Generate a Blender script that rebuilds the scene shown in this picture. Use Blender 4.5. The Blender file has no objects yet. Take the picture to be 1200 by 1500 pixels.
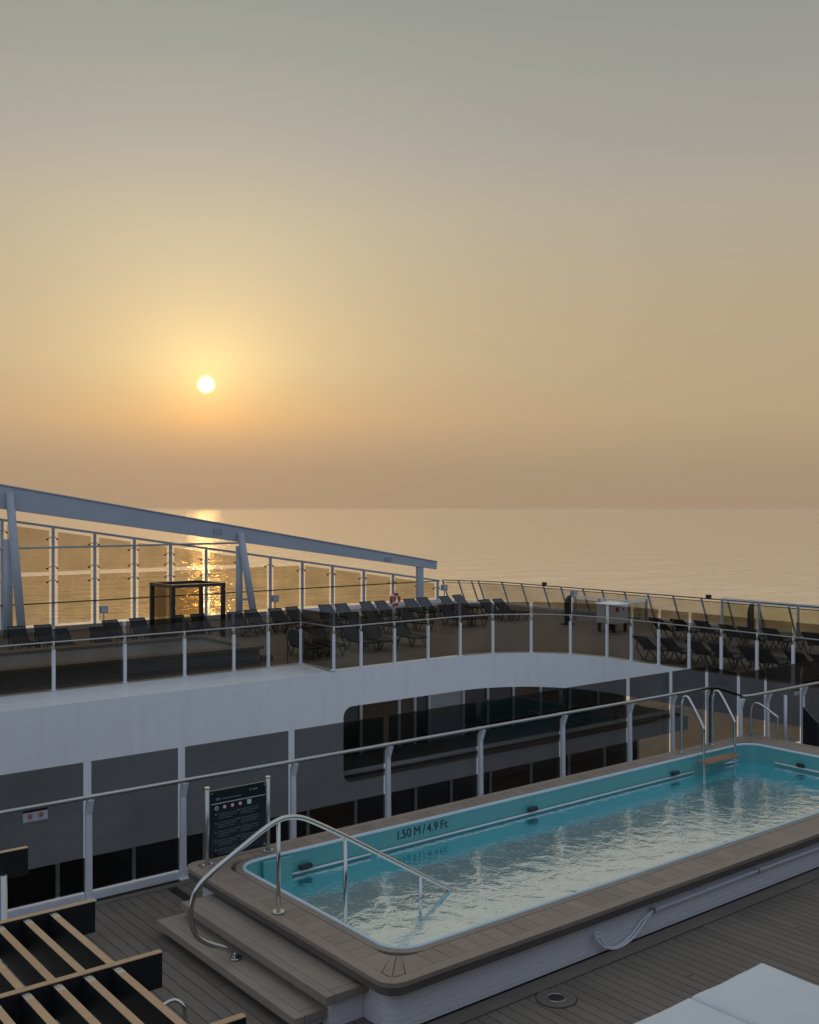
import bpy, math, random
from mathutils import Vector
R = math.radians
random.seed(7)
S = bpy.context.scene
C = S.collection

# ------------------------------------------------------------------ camera
F, CX, CY, H = 1529.0, 600.0, 745.0, 4.7          # focal length / principal point in photo pixels, eye height above the deck
TH = R(51.6)                                        # view direction measured from the ship's long axis (X)
fu, fv = math.cos(TH), math.sin(TH)
ru, rv = fv, -fu
cam = bpy.data.cameras.new('camera')
co = bpy.data.objects.new('camera', cam); C.objects.link(co)
co.location = (0, 0, H)
co.rotation_euler = (R(90), 0, TH - R(90))
cam.sensor_fit = 'HORIZONTAL'; cam.sensor_width = 36.0
cam.lens = 36.0 * F / 1200.0
cam.shift_y = -5.0 / 1200.0
cam.clip_start = 0.1; cam.clip_end = 120000.0
S.camera = co

def P(x, y, z=0.0):
    d = F * (H - z) / (y - CY); a = (x - CX) / F * d
    return (a * ru + d * fu, a * rv + d * fv, z)
def V(x, y, v):
    a = (x - CX) / F; d = v / (a * rv + fv)
    return (d * (a * ru + fu), v, H - (y - CY) / F * d)

# ------------------------------------------------------------------ sky and sun
SUN_AZ = TH + math.atan2(298, 1529)
SUN_EL = R(6.66)
sd = Vector((math.cos(SUN_AZ) * math.cos(SUN_EL), math.sin(SUN_AZ) * math.cos(SUN_EL), math.sin(SUN_EL)))
W = bpy.data.worlds.new('World'); S.world = W; W.use_nodes = True
nt = W.node_tree; nt.nodes.clear()
def N(t, typ, **kw):
    n = t.nodes.new(typ)
    for k, v in kw.items(): setattr(n, k, v)
    return n
def setin(n, i, v):
    n.inputs[i].default_value = v
def build_world():
    L = nt.links.new
    out = N(nt, 'ShaderNodeOutputWorld'); bg = N(nt, 'ShaderNodeBackground'); L(bg.outputs[0], out.inputs[0])
    sky = N(nt, 'ShaderNodeTexSky'); sky.sky_type = 'NISHITA'; sky.sun_disc = False
    sky.sun_elevation = SUN_EL; sky.sun_rotation = R(90) - SUN_AZ
    sky.air_density = 1.0; sky.dust_density = 0.4; sky.ozone_density = 1.0; sky.altitude = 50
    tc = N(nt, 'ShaderNodeTexCoord')
    nm = N(nt, 'ShaderNodeVectorMath', operation='NORMALIZE'); L(tc.outputs['Generated'], nm.inputs[0])
    sx = N(nt, 'ShaderNodeSeparateXYZ'); L(nm.outputs[0], sx.inputs[0])
    def mth(op, a, b=None, clamp=False):
        n = N(nt, 'ShaderNodeMath', operation=op); n.use_clamp = clamp
        for i, q in enumerate((a, b)):
            if q is None: continue
            if isinstance(q, (int, float)): n.inputs[i].default_value = q
            else: L(q, n.inputs[i])
        return n.outputs[0]
    el = mth('DIVIDE', mth('ARCSINE', sx.outputs[2]), math.pi / 2)      # 0 at the horizon, 1 overhead
    def ramp(fac, stops):
        r = N(nt, 'ShaderNodeValToRGB'); L(fac, r.inputs[0])
        e = r.color_ramp.elements
        while len(e) < len(stops): e.new(0.5)
        for q, (p, c) in zip(e, stops): q.position = p; q.color = (*c, 1)
        return r.outputs[0]
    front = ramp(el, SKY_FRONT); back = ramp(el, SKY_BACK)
    dt = N(nt, 'ShaderNodeVectorMath', operation='DOT_PRODUCT'); L(nm.outputs[0], dt.inputs[0]); dt.inputs[1].default_value = sd
    dot = dt.outputs['Value']
    f = mth('MULTIPLY_ADD', dot, 0.5); nt.nodes[-1].inputs[2].default_value = 0.5
    mr = N(nt, 'ShaderNodeMapRange', interpolation_type='SMOOTHSTEP'); L(f, mr.inputs[0]); setin(mr, 1, 0.15); setin(mr, 2, 0.92)
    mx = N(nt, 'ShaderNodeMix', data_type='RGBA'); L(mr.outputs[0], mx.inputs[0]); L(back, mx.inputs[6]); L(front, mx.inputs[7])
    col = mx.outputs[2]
    ang = mth('ARCCOSINE', mth('MINIMUM', dot, 0.9999999))
    def add(colr, fac, tint):
        m = N(nt, 'ShaderNodeMix', data_type='RGBA', blend_type='ADD'); m.clamp_result = False
        L(fac, m.inputs[0]); L(colr, m.inputs[6]); m.inputs[7].default_value = (*tint, 1)
        return m.outputs[2]
    # light scattered forward by the dusty air round the sun, reddened and dimmed towards the horizon
    def lobe(sig, amp): return mth('MULTIPLY', mth('EXPONENT', mth('DIVIDE', ang, -R(sig))), amp)
    g = lobe(*SKY_LOBES[0])
    for q in SKY_LOBES[1:]: g = mth('ADD', g, lobe(*q))
    gc_ = ramp(el, SKY_GLOW)
    m = N(nt, 'ShaderNodeVectorMath', operation='SCALE'); L(gc_, m.inputs[0]); L(g, m.inputs['Scale'])
    ad = N(nt, 'ShaderNodeVectorMath', operation='ADD'); L(col, ad.inputs[0]); L(m.outputs[0], ad.inputs[1]); col = ad.outputs[0]
    dr = N(nt, 'ShaderNodeMapRange', interpolation_type='SMOOTHSTEP'); L(ang, dr.inputs[0]); setin(dr, 1, R(0.50)); setin(dr, 2, R(0.36)); setin(dr, 3, 0.0); setin(dr, 4, 1.0)
    dr.inputs[1].default_value = R(0.10); dr.inputs[2].default_value = R(0.54); dr.inputs[3].default_value = 1.0; dr.inputs[4].default_value = 0.0
    col = add(col, dr.outputs[0], (6.0, 4.6, 2.6))
    # the clear-sky model carries the blue of the air above the dust
    ns = N(nt, 'ShaderNodeMix', data_type='RGBA', blend_type='ADD'); ns.clamp_result = False
    setin(ns, 0, NISHITA); L(col, ns.inputs[6]); L(sky.outputs[0], ns.inputs[7])
    L(ns.outputs[2], bg.inputs[0]); bg.inputs[1].default_value = 1.0
def deg(st): return [(d / 90.0, c) for d, c in st]
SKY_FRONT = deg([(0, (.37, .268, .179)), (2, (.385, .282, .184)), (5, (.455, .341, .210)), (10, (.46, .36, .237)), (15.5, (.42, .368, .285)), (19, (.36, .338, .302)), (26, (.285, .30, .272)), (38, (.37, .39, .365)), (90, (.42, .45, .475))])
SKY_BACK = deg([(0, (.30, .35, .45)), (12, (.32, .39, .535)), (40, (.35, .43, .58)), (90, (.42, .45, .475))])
SKY_GLOW = deg([(0, (.06, .015, 0)), (2.2, (.22, .06, 0)), (3.6, (.50, .18, 0)), (4.8, (.84, .33, 0)), (8, (1, .70, .22)), (15, (1, .74, .33)), (30, (.7, .62, .42))])
SKY_LOBES = [(8.5, .55), (1.9, .42)]
NISHITA = 0.0008
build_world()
sl = bpy.data.lights.new('sun', 'SUN'); sl.energy = .009; sl.angle = R(0.9); sl.color = (1.0, .55, .18)   # dimmed to almost nothing by the dust: the photograph has no cast shadows
so = bpy.data.objects.new('sun', sl); C.objects.link(so); so.location = (30, 60, 40)
so.rotation_euler = sd.to_track_quat('Z', 'Y').to_euler()
S.view_settings.view_transform = 'Standard'; S.view_settings.look = 'None'
S.view_settings.exposure = 0.0; S.view_settings.gamma = 1.0
try: S.view_settings.use_curve_mapping = False
except Exception: pass
S.cycles.max_bounces = 12; S.cycles.volume_bounces = 4; S.cycles.transparent_max_bounces = 24; S.cycles.transmission_bounces = 8; S.cycles.glossy_bounces = 5; S.cycles.diffuse_bounces = 4
S.cycles.sample_clamp_indirect = 4.0

# ------------------------------------------------------------------ materials
M = {}
def mat(name):
    m = bpy.data.materials.new(name); m.use_nodes = True; M[name] = m
    t = m.node_tree; b = t.nodes['Principled BSDF']
    return m, t, b
def plain(name, col, rough=.5, metal=0.0, var=.12, scale=3.0, bump=0.0, bscale=60, streak=None, rvar=.0, spec=.5):
    """base colour broken up by two noises; optional fine relief; streak = (sx,sy,sz) stretches the grain; colour drifts per object"""
    m, t, b = mat(name); L = t.links.new
    g = N(t, 'ShaderNodeNewGeometry'); oi = N(t, 'ShaderNodeObjectInfo')
    mp = N(t, 'ShaderNodeMapping'); L(g.outputs['Position'], mp.inputs[0])
    if streak: mp.inputs['Scale'].default_value = streak
    n1 = N(t, 'ShaderNodeTexNoise'); n1.inputs['Scale'].default_value = scale; n1.inputs['Detail'].default_value = 6; n1.inputs['Roughness'].default_value = .65
    L(mp.outputs[0], n1.inputs['Vector'])
    n2 = N(t, 'ShaderNodeTexNoise'); n2.inputs['Scale'].default_value = scale * .17; n2.inputs['Detail'].default_value = 3; L(g.outputs['Position'], n2.inputs['Vector'])
    a = N(t, 'ShaderNodeMath', operation='ADD'); L(n1.outputs[0], a.inputs[0]); L(n2.outputs[0], a.inputs[1])
    a2 = N(t, 'ShaderNodeMath', operation='MULTIPLY_ADD'); L(oi.outputs['Random'], a2.inputs[0]); a2.inputs[1].default_value = .35 if streak else 0.0; L(a.outputs[0], a2.inputs[2])
    mr = N(t, 'ShaderNodeMapRange'); L(a2.outputs[0], mr.inputs[0]); mr.inputs[1].default_value = .6; mr.inputs[2].default_value = 1.55 if streak else 1.4
    mr.inputs[3].default_value = 1 - var; mr.inputs[4].default_value = 1 + var
    vm = N(t, 'ShaderNodeVectorMath', operation='SCALE'); vm.inputs[0].default_value = col; L(mr.outputs[0], vm.inputs['Scale'])
    L(vm.outputs[0], b.inputs['Base Color'])
    b.inputs['Roughness'].default_value = rough; b.inputs['Metallic'].default_value = metal
    b.inputs['Specular IOR Level'].default_value = spec
    if rvar:
        r2 = N(t, 'ShaderNodeMapRange'); L(n2.outputs[0], r2.inputs[0]); r2.inputs[1].default_value = .3; r2.inputs[2].default_value = .7
        r2.inputs[3].default_value = rough - rvar; r2.inputs[4].default_value = rough + rvar; L(r2.outputs[0], b.inputs['Roughness'])
    if bump:
        n3 = N(t, 'ShaderNodeTexNoise'); n3.inputs['Scale'].default_value = bscale; n3.inputs['Detail'].default_value = 3; L(mp.outputs[0], n3.inputs['Vector'])
        bp = N(t, 'ShaderNodeBump'); bp.inputs['Strength'].default_value = bump; bp.inputs['Distance'].default_value = .01
        L(n3.outputs[0], bp.inputs['Height']); L(bp.outputs[0], b.inputs['Normal'])
    return m
plain('white_paint', (.76, .77, .78), .38, var=.05, scale=1.2, bump=.06, bscale=9, rvar=.08)
def weather(name, tint, amt):
    m = M[name]; t = m.node_tree; L = t.links.new; b = t.nodes['Principled BSDF']
    src = b.inputs['Base Color'].links[0].from_socket
    g = N(t, 'ShaderNodeNewGeometry'); mp = N(t, 'ShaderNodeMapping'); mp.inputs['Scale'].default_value = (2.2, 2.2, .16); L(g.outputs['Position'], mp.inputs[0])
    n = N(t, 'ShaderNodeTexNoise'); n.inputs['Scale'].default_value = 1.6; n.inputs['Detail'].default_value = 7; n.inputs['Roughness'].default_value = .7; L(mp.outputs[0], n.inputs['Vector'])
    mr = N(t, 'ShaderNodeMapRange'); L(n.outputs[0], mr.inputs[0]); mr.inputs[1].default_value = .52; mr.inputs[2].default_value = .80; mr.inputs[3].default_value = 0; mr.inputs[4].default_value = amt
    mx = N(t, 'ShaderNodeMix', data_type='RGBA'); L(mr.outputs[0], mx.inputs[0]); L(src, mx.inputs[6]); mx.inputs[7].default_value = (*tint, 1); L(mx.outputs[2], b.inputs['Base Color'])
weather('white_paint', (.46, .43, .39), .28)
plain('white_steel', (.74, .75, .77), .35, var=.06, scale=5)
plain('girder_paint', (.40, .44, .48), .4, var=.08, scale=2)
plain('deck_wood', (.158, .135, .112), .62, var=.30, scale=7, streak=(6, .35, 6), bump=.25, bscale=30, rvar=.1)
plain('deck_wood_cross', (.158, .135, .112), .62, var=.30, scale=7, streak=(.35, 6, 6), bump=.25, bscale=30, rvar=.1)
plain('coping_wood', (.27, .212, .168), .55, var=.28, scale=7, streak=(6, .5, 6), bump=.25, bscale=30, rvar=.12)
plain('coping_wood_cross', (.27, .212, .168), .55, var=.28, scale=7, streak=(.5, 6, 6), bump=.25, bscale=30, rvar=.12)
plain('step_wood', (.29, .238, .19), .6, var=.30, scale=7, streak=(6, .35, 6), bump=.25, bscale=30, rvar=.1)
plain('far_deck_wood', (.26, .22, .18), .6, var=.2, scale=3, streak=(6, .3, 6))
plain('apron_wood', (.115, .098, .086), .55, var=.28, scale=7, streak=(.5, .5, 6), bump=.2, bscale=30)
plain('caulk', (.018, .017, .016), .8, var=.2)
plain('black_paint', (.016, .017, .019), .42, var=.2, scale=9)
plain('tan_edge', (.52, .34, .19), .55, var=.16, scale=12, streak=(1, 1, 4), bump=.15)
plain('steel', (.62, .62, .60), .17, 1.0, var=.05, scale=9, rvar=.06)
plain('satin_steel', (.55, .54, .51), .34, 1.0, var=.06, scale=9)
plain('cushion', (.75, .775, .80), .85, var=.05, scale=3, bump=.12, bscale=160, spec=.2)
plain('pool_shell', (.115, .40, .395), .28, var=.06, scale=2)
plain('pool_rim', (.60, .74, .78), .25, var=.04)
plain('strip_white', (.8, .84, .84), .4, var=.03)
plain('rubber', (.02, .021, .023), .55, var=.2)
plain('fabric_mesh', (.06, .066, .08), .6, var=.2, scale=20)
plain('lounger_frame', (.022, .022, .024), .45, var=.2)
plain('frame_dark', (.03, .028, .025), .3, var=.2)
plain('room_dark', (.012, .011, .010), .25, var=.3, scale=1)
plain('curtain', (.13, .095, .065), .8, var=.35, scale=5, streak=(4, 4, .2))
plain('panel_pale', (.45, .47, .50), .5, var=.08)
plain('red_paint', (.45, .035, .02), .5, var=.1)
plain('orange_red', (.50, .06, .03), .55, var=.1)
plain('white_plastic', (.86, .87, .88), .5, var=.04)
plain('sign_black', (.008, .009, .013), .18, var=.2)
plain('sign_grey', (.16, .18, .21), .4, var=.1)
plain('sign_white', (.62, .63, .65), .5, var=.03)
plain('teak', (.36, .18, .09), .5, var=.25, scale=10, streak=(.5, 6, 6))
plain('text_black', (.01, .014, .016), .5, var=.1)
plain('lamp_grey', (.28, .31, .35), .45, var=.08)
plain('hull_white', (.6, .61, .62), .45, var=.06, scale=.3)

def glass(name, tint, refl=1.0, rough=0.0):
    m, t, b = mat(name); t.nodes.remove(b); L = t.links.new
    o = t.nodes['Material Output']
    tr = N(t, 'ShaderNodeBsdfTransparent'); g = N(t, 'ShaderNodeBsdfGlossy'); g.inputs['Roughness'].default_value = rough
    geo = N(t, 'ShaderNodeNewGeometry')
    nz = N(t, 'ShaderNodeTexNoise'); nz.inputs['Scale'].default_value = .9; nz.inputs['Detail'].default_value = 4; L(geo.outputs['Position'], nz.inputs['Vector'])
    mr = N(t, 'ShaderNodeMapRange'); L(nz.outputs[0], mr.inputs[0]); mr.inputs[1].default_value = .3; mr.inputs[2].default_value = .7; mr.inputs[3].default_value = .94; mr.inputs[4].default_value = 1.05
    vm = N(t, 'ShaderNodeVectorMath', operation='SCALE'); vm.inputs[0].default_value = tint; L(mr.outputs[0], vm.inputs['Scale']); L(vm.outputs[0], tr.inputs[0])
    fr = N(t, 'ShaderNodeFresnel'); fr.inputs[0].default_value = 1.45
    mu = N(t, 'ShaderNodeMath', operation='MULTIPLY'); L(fr.outputs[0], mu.inputs[0]); mu.inputs[1].default_value = refl
    mx = N(t, 'ShaderNodeMixShader'); L(mu.outputs[0], mx.inputs[0]); L(tr.outputs[0], mx.inputs[1]); L(g.outputs[0], mx.inputs[2]); L(mx.outputs[0], o.inputs[0])
    return m
glass('smoked_glass', (.445, .44, .44), .28)
glass('clear_glass', (.93, .91, .86), .4)
glass('far_smoked_glass', (.60, .565, .52), .6)
glass('bronze_glass', (.775, .72, .61), .5)
glass('green_glass', (.82, .83, .75), .5)

def scale_tile():
    m, t, b = mat('scale_mosaic'); L = t.links.new
    g = N(t, 'ShaderNodeNewGeometry'); sp = N(t, 'ShaderNodeSeparateXYZ'); L(g.outputs['Position'], sp.inputs[0])
    def mm(op, a, b_=None):
        n = N(t, 'ShaderNodeMath', operation=op)
        for i, q in enumerate((a, b_)):
            if q is None: continue
            if isinstance(q, (int, float)): n.inputs[i].default_value = q
            else: L(q, n.inputs[i])
        return n.outputs[0]
    z = mm('MULTIPLY', sp.outputs[2], 19.0)
    x = mm('ADD', mm('MULTIPLY', mm('ADD', sp.outputs[0], sp.outputs[1]), 17.0), mm('MULTIPLY', mm('MODULO', mm('FLOOR', z), 2.0), .5))
    cb_ = N(t, 'ShaderNodeCombineXYZ'); L(x, cb_.inputs[0]); L(z, cb_.inputs[1])
    v = N(t, 'ShaderNodeTexVoronoi'); v.voronoi_dimensions = '2D'; v.feature = 'F1'; v.inputs['Scale'].default_value = 1.0; v.inputs['Randomness'].default_value = .12; L(cb_.outputs[0], v.inputs['Vector'])
    bp = N(t, 'ShaderNodeBump'); bp.inputs['Strength'].default_value = .35; bp.inputs['Distance'].default_value = .012; bp.invert = True
    L(v.outputs['Distance'], bp.inputs['Height']); L(bp.outputs[0], b.inputs['Normal'])
    mr = N(t, 'ShaderNodeMapRange'); L(v.outputs['Distance'], mr.inputs[0]); mr.inputs[2].default_value = .75; mr.inputs[3].default_value = 1.04; mr.inputs[4].default_value = .86
    vm = N(t, 'ShaderNodeVectorMath', operation='SCALE'); vm.inputs[0].default_value = (.90, .86, .87); L(mr.outputs[0], vm.inputs['Scale']); L(vm.outputs[0], b.inputs['Base Color'])
    b.inputs['Roughness'].default_value = .38
scale_tile()

def water_mat():
    m, t, b = mat('pool_water'); t.nodes.remove(b); L = t.links.new; o = t.nodes['Material Output']
    g = N(t, 'ShaderNodeNewGeometry')
    def nz(scale, sx, sy, det):
        mp = N(t, 'ShaderNodeMapping'); L(g.outputs['Position'], mp.inputs[0]); mp.inputs['Scale'].default_value = (sx, sy, 1); mp.inputs['Rotation'].default_value = (0, 0, R(25))
        n = N(t, 'ShaderNodeTexNoise'); n.inputs['Scale'].default_value = scale; n.inputs['Detail'].default_value = det; n.inputs['Distortion'].default_value = .6; L(mp.outputs[0], n.inputs['Vector']); return n.outputs[0]
    b1 = N(t, 'ShaderNodeBump'); b1.inputs['Strength'].default_value = .42; b1.inputs['Distance'].default_value = .03; L(nz(3.6, 1, 1, 4), b1.inputs['Height'])
    b2 = N(t, 'ShaderNodeBump'); b2.inputs['Strength'].default_value = .16; b2.inputs['Distance'].default_value = .012; L(nz(13, 1, 1.4, 3), b2.inputs['Height']); L(b1.outputs[0], b2.inputs['Normal'])
    rf = N(t, 'ShaderNodeBsdfTransparent'); rf.inputs['Color'].default_value = (.22, .88, .95, 1)
    df = N(t, 'ShaderNodeBsdfDiffuse'); df.inputs['Color'].default_value = (.015, .44, .53, 1)      # light scattered back by the water body
    mb = N(t, 'ShaderNodeMixShader'); mb.inputs[0].default_value = .62; L(rf.outputs[0], mb.inputs[1]); L(df.outputs[0], mb.inputs[2]); rf = mb
    gl = N(t, 'ShaderNodeBsdfGlossy'); gl.inputs['Roughness'].default_value = .0
    fr = N(t, 'ShaderNodeFresnel'); fr.inputs[0].default_value = 11.0
    for q in (gl, fr): L(b2.outputs[0], q.inputs['Normal'])
    mx = N(t, 'ShaderNodeMixShader'); L(fr.outputs[0], mx.inputs[0]); L(rf.outputs[0], mx.inputs[1]); L(gl.outputs[0], mx.inputs[2])
    g2 = N(t, 'ShaderNodeBsdfGlossy'); g2.inputs['Roughness'].default_value = 0.0; g2.inputs['Color'].default_value = (.28, .28, .28, 1); L(b2.outputs[0], g2.inputs['Normal'])
    ad = N(t, 'ShaderNodeAddShader'); L(mx.outputs[0], ad.inputs[0]); L(g2.outputs[0], ad.inputs[1]); L(ad.outputs[0], o.inputs[0])
water_mat()
def sea_mat():
    m, t, b = mat('sea'); L = t.links.new
    g = N(t, 'ShaderNodeNewGeometry')
    def nz(scale, sx, sy, rot, det):
        mp = N(t, 'ShaderNodeMapping'); L(g.outputs['Position'], mp.inputs[0]); mp.inputs['Rotation'].default_value = (0, 0, rot); mp.inputs['Scale'].default_value = (sx, sy, 1)
        n = N(t, 'ShaderNodeTexNoise'); n.inputs['Scale'].default_value = scale; n.inputs['Detail'].default_value = det; n.inputs['Roughness'].default_value = .6; L(mp.outputs[0], n.inputs['Vector']); return n.outputs[0]
    ax = -SUN_AZ + R(90)
    b0 = N(t, 'ShaderNodeBump'); b0.inputs['Strength'].default_value = 1.0; b0.inputs['Distance'].default_value = 3.2; L(nz(.022, .5, 1.0, ax - R(25), 3), b0.inputs['Height'])
    b1 = N(t, 'ShaderNodeBump'); b1.inputs['Strength'].default_value = 1.0; b1.inputs['Distance'].default_value = 1.35; L(nz(.11, .75, 1.0, ax - R(10), 2), b1.inputs['Height']); L(b0.outputs[0], b1.inputs['Normal'])
    b2 = N(t, 'ShaderNodeBump'); b2.inputs['Strength'].default_value = 1.0; b2.inputs['Distance'].default_value = .03; L(nz(.6, .7, 1, ax + R(15), 2), b2.inputs['Height']); L(b1.outputs[0], b2.inputs['Normal'])
    L(b2.outputs[0], b.inputs['Normal'])
    b.inputs['Base Color'].default_value = (.98, .955, .90, 1); b.inputs['Metallic'].default_value = .85; b.inputs['Roughness'].default_value = .02; b.inputs['IOR'].default_value = 1.5
sea_mat()

# ------------------------------------------------------------------ mesh helpers
class MB:
    def __init__(s): s.v = []; s.f = []
    def add(s, vs, fs):
        o = len(s.v); s.v += [tuple(q) for q in vs]; s.f += [tuple(i + o for i in q) for q in fs]; return s
    def box(s, x0, x1, y0, y1, z0, z1):
        return s.add([(x0, y0, z0), (x1, y0, z0), (x1, y1, z0), (x0, y1, z0), (x0, y0, z1), (x1, y0, z1), (x1, y1, z1), (x0, y1, z1)],
                     [(3, 2, 1, 0), (4, 5, 6, 7), (0, 1, 5, 4), (1, 2, 6, 5), (2, 3, 7, 6), (3, 0, 4, 7)])
    def bar(s, a, b, w, h, up=(0, 0, 1)):
        """box from a to b; w across, h along up"""
        a = Vector(a); b = Vector(b); d = (b - a).normalized(); up = Vector(up)
        x = d.cross(up).normalized() * (w / 2); z = x.cross(d).normalized() * (h / 2)
        vs = [p + i * x + j * z for p in (a, b) for i, j in ((-1, -1), (1, -1), (1, 1), (-1, 1))]
        return s.add(vs, [(0, 1, 2, 3), (7, 6, 5, 4), (1, 0, 4, 5), (2, 1, 5, 6), (3, 2, 6, 7), (0, 3, 7, 4)])
    def prism(s, poly, z0, z1):
        n = len(poly)
        return s.add([(x, y, z0) for x, y in poly] + [(x, y, z1) for x, y in poly],
                     [tuple(range(n - 1, -1, -1)), tuple(range(n, 2 * n))] + [(i, (i + 1) % n, n + (i + 1) % n, n + i) for i in range(n)])
    def prism_y(s, poly, y0, y1):
        """polygon in (x,z) extruded along y"""
        n = len(poly)
        return s.add([(x, y0, z) for x, z in poly] + [(x, y1, z) for x, z in poly],
                     [tuple(range(n)), tuple(range(2 * n - 1, n - 1, -1))] + [((i + 1) % n, i, n + i, n + (i + 1) % n) for i in range(n)])
    def ring(s, outer, inner, z0, z1, closed=True):
        n = len(outer); vs = []
        for o, i in zip(outer, inner): vs += [(o[0], o[1], z0), (o[0], o[1], z1), (i[0], i[1], z1), (i[0], i[1], z0)]
        fs = []
        for k in range(n if closed else n - 1):
            a = 4 * k; b = 4 * ((k + 1) % n)
            for j in range(4): fs.append((a + j, a + (j + 1) % 4, b + (j + 1) % 4, b + j)[::-1])
        if not closed: fs += [(0, 1, 2, 3)[::-1], tuple(4 * (n - 1) + j for j in range(4))]
        return s.add(vs, fs)
    def tube(s, pts, r, n=10, closed=False):
        pts = [Vector(p) for p in pts]; m = len(pts); vs = []; prev = None
        for k, p in enumerate(pts):
            if closed: d = (pts[(k + 1) % m] - pts[k - 1]).normalized()
            else: d = (pts[min(k + 1, m - 1)] - pts[max(k - 1, 0)]).normalized()
            if prev is None:
                a = Vector((0, 0, 1)) if abs(d.z) < .9 else Vector((1, 0, 0))
                x = d.cross(a).normalized()
            else: x = (prev - d * prev.dot(d)).normalized()
            prev = x; y = d.cross(x)
            rr = r[k] if isinstance(r, (list, tuple)) else r
            vs += [p + (x * math.cos(2 * math.pi * i / n) + y * math.sin(2 * math.pi * i / n)) * rr for i in range(n)]
        fs = []
        for k in range(m if closed else m - 1):
            a = k * n; b = ((k + 1) % m) * n
            fs += [(a + i, a + (i + 1) % n, b + (i + 1) % n, b + i) for i in range(n)]
        if not closed: fs += [tuple(range(n - 1, -1, -1)), tuple((m - 1) * n + i for i in range(n))]
        return s.add(vs, fs)
    def disc(s, c, r, h, n=20): return s.tube([c, (c[0], c[1], c[2] + h)], r, n)
    def build(s, name, m, parent=None, smooth=False, loc=None, bev=0.0, seg=2):
        off = Vector((0, 0, 0))
        if parent is not None: off = world_loc(parent)
        if loc is not None: l = Vector(loc) - off
        else: l = Vector((0, 0, 0))
        me = bpy.data.meshes.new(name)
        me.from_pydata([tuple(Vector(q) - off - l) for q in s.v], [], s.f)
        me.update()
        if smooth:
            for p in me.polygons: p.use_smooth = len(p.vertices) < 6
        me.materials.append(M[m])
        o = bpy.data.objects.new(name, me); C.objects.link(o)
        o.location = l
        if parent is not None: o.parent = parent
        if bev:
            b = o.modifiers.new('bevel', 'BEVEL'); b.width = bev; b.segments = seg; b.limit_method = 'ANGLE'; b.angle_limit = R(40)
        return o
def world_loc(o):
    l = Vector(o.location)
    while o.parent is not None: o = o.parent; l = l + Vector(o.location)
    return l
def tag(o, label, cat, group=None):
    o['label'] = label; o['category'] = cat
    if group: o['group'] = group
    return o
def thing(name, loc, label, cat, group=None):
    o = bpy.data.objects.new(name, None); C.objects.link(o); o.location = loc; o.empty_display_size = .2
    return tag(o, label, cat, group)
def struct(o): o['kind'] = 'structure'; return o
def copy_tree(o, parent=None):
    c = o.copy(); C.objects.link(c); c.parent = parent
    for ch in list(o.children): copy_tree(ch, c)
    return c
def rrect(u0, u1, v0, v1, r, n=8):
    pts = []
    for cx, cy, a0 in ((u1 - r, v1 - r, 0), (u0 + r, v1 - r, 90), (u0 + r, v0 + r, 180), (u1 - r, v0 + r, 270)):
        for k in range(n + 1):
            a = R(a0 + 90 * k / n); pts.append((cx + r * math.cos(a), cy + r * math.sin(a)))
    return pts
def smooth_path(pts, it=2):
    """corner cutting: rounds a polyline while keeping its ends"""
    pts = [Vector(p) for p in pts]
    for _ in range(it):
        q = [pts[0]]
        for a, b in zip(pts, pts[1:]): q += [a * .75 + b * .25, a * .25 + b * .75]
        q.append(pts[-1]); pts = q
    return pts

# ================================================================== THE SETTING
NEAR_V, FAR_V, CAN_V, SIDE_V, STERN_U, END_U = 12.2, 26.8, 25.0, 40.0, 35.6, 25.3
SEA_Z = -46.0
o = MB().add([(-40000, -40000, SEA_Z), (40000, -40000, SEA_Z), (40000, 40000, SEA_Z), (-40000, 40000, SEA_Z)], [(0, 1, 2, 3)]).build('sea', 'sea'); struct(o)

# near deck: dark sub-deck with boards laid on it
deck = MB().prism([(-8, -8), (END_U + .02, -8), (END_U + .02, 11.5), (17.3, 11.5), (17.3, 12.42), (-8, 12.42)], -.30, -.022).build('deck', 'caulk'); struct(deck)
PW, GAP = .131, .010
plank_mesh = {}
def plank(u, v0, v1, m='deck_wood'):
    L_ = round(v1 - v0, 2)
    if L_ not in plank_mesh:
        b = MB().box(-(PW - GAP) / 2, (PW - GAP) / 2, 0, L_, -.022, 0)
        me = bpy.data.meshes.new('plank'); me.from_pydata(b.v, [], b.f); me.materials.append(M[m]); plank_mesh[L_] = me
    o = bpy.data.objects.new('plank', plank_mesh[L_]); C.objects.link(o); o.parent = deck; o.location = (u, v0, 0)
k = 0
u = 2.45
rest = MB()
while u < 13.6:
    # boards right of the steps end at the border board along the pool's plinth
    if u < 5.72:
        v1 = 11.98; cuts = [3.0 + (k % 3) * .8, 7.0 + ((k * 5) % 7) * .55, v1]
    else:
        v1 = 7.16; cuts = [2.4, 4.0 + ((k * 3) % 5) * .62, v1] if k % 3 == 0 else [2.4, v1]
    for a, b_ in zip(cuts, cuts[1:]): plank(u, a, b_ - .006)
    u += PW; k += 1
while u < END_U:                                   # farther along the deck, out of the photograph
    rest.box(u - (PW - GAP) / 2, u + (PW - GAP) / 2, 2.0, 7.16 if u < 17.1 else 11.3, -.022, 0); u += PW
uu_ = 5.72 + PW
while uu_ < 17.0:
    rest.box(uu_ - (PW - GAP) / 2, uu_ + (PW - GAP) / 2, 11.2, 11.98, -.022, 0); uu_ += PW
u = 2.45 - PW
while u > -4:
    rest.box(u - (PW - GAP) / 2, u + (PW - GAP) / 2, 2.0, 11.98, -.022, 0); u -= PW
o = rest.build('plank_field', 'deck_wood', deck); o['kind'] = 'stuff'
MB().box(5.79, 17.2, 7.17, 7.36, -.022, .004).build('border_board', 'deck_wood_cross', deck)
MB().box(-4, 17.0, 11.985, 12.09, -.022, .003).build('border_board', 'deck_wood_cross', deck)

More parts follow.
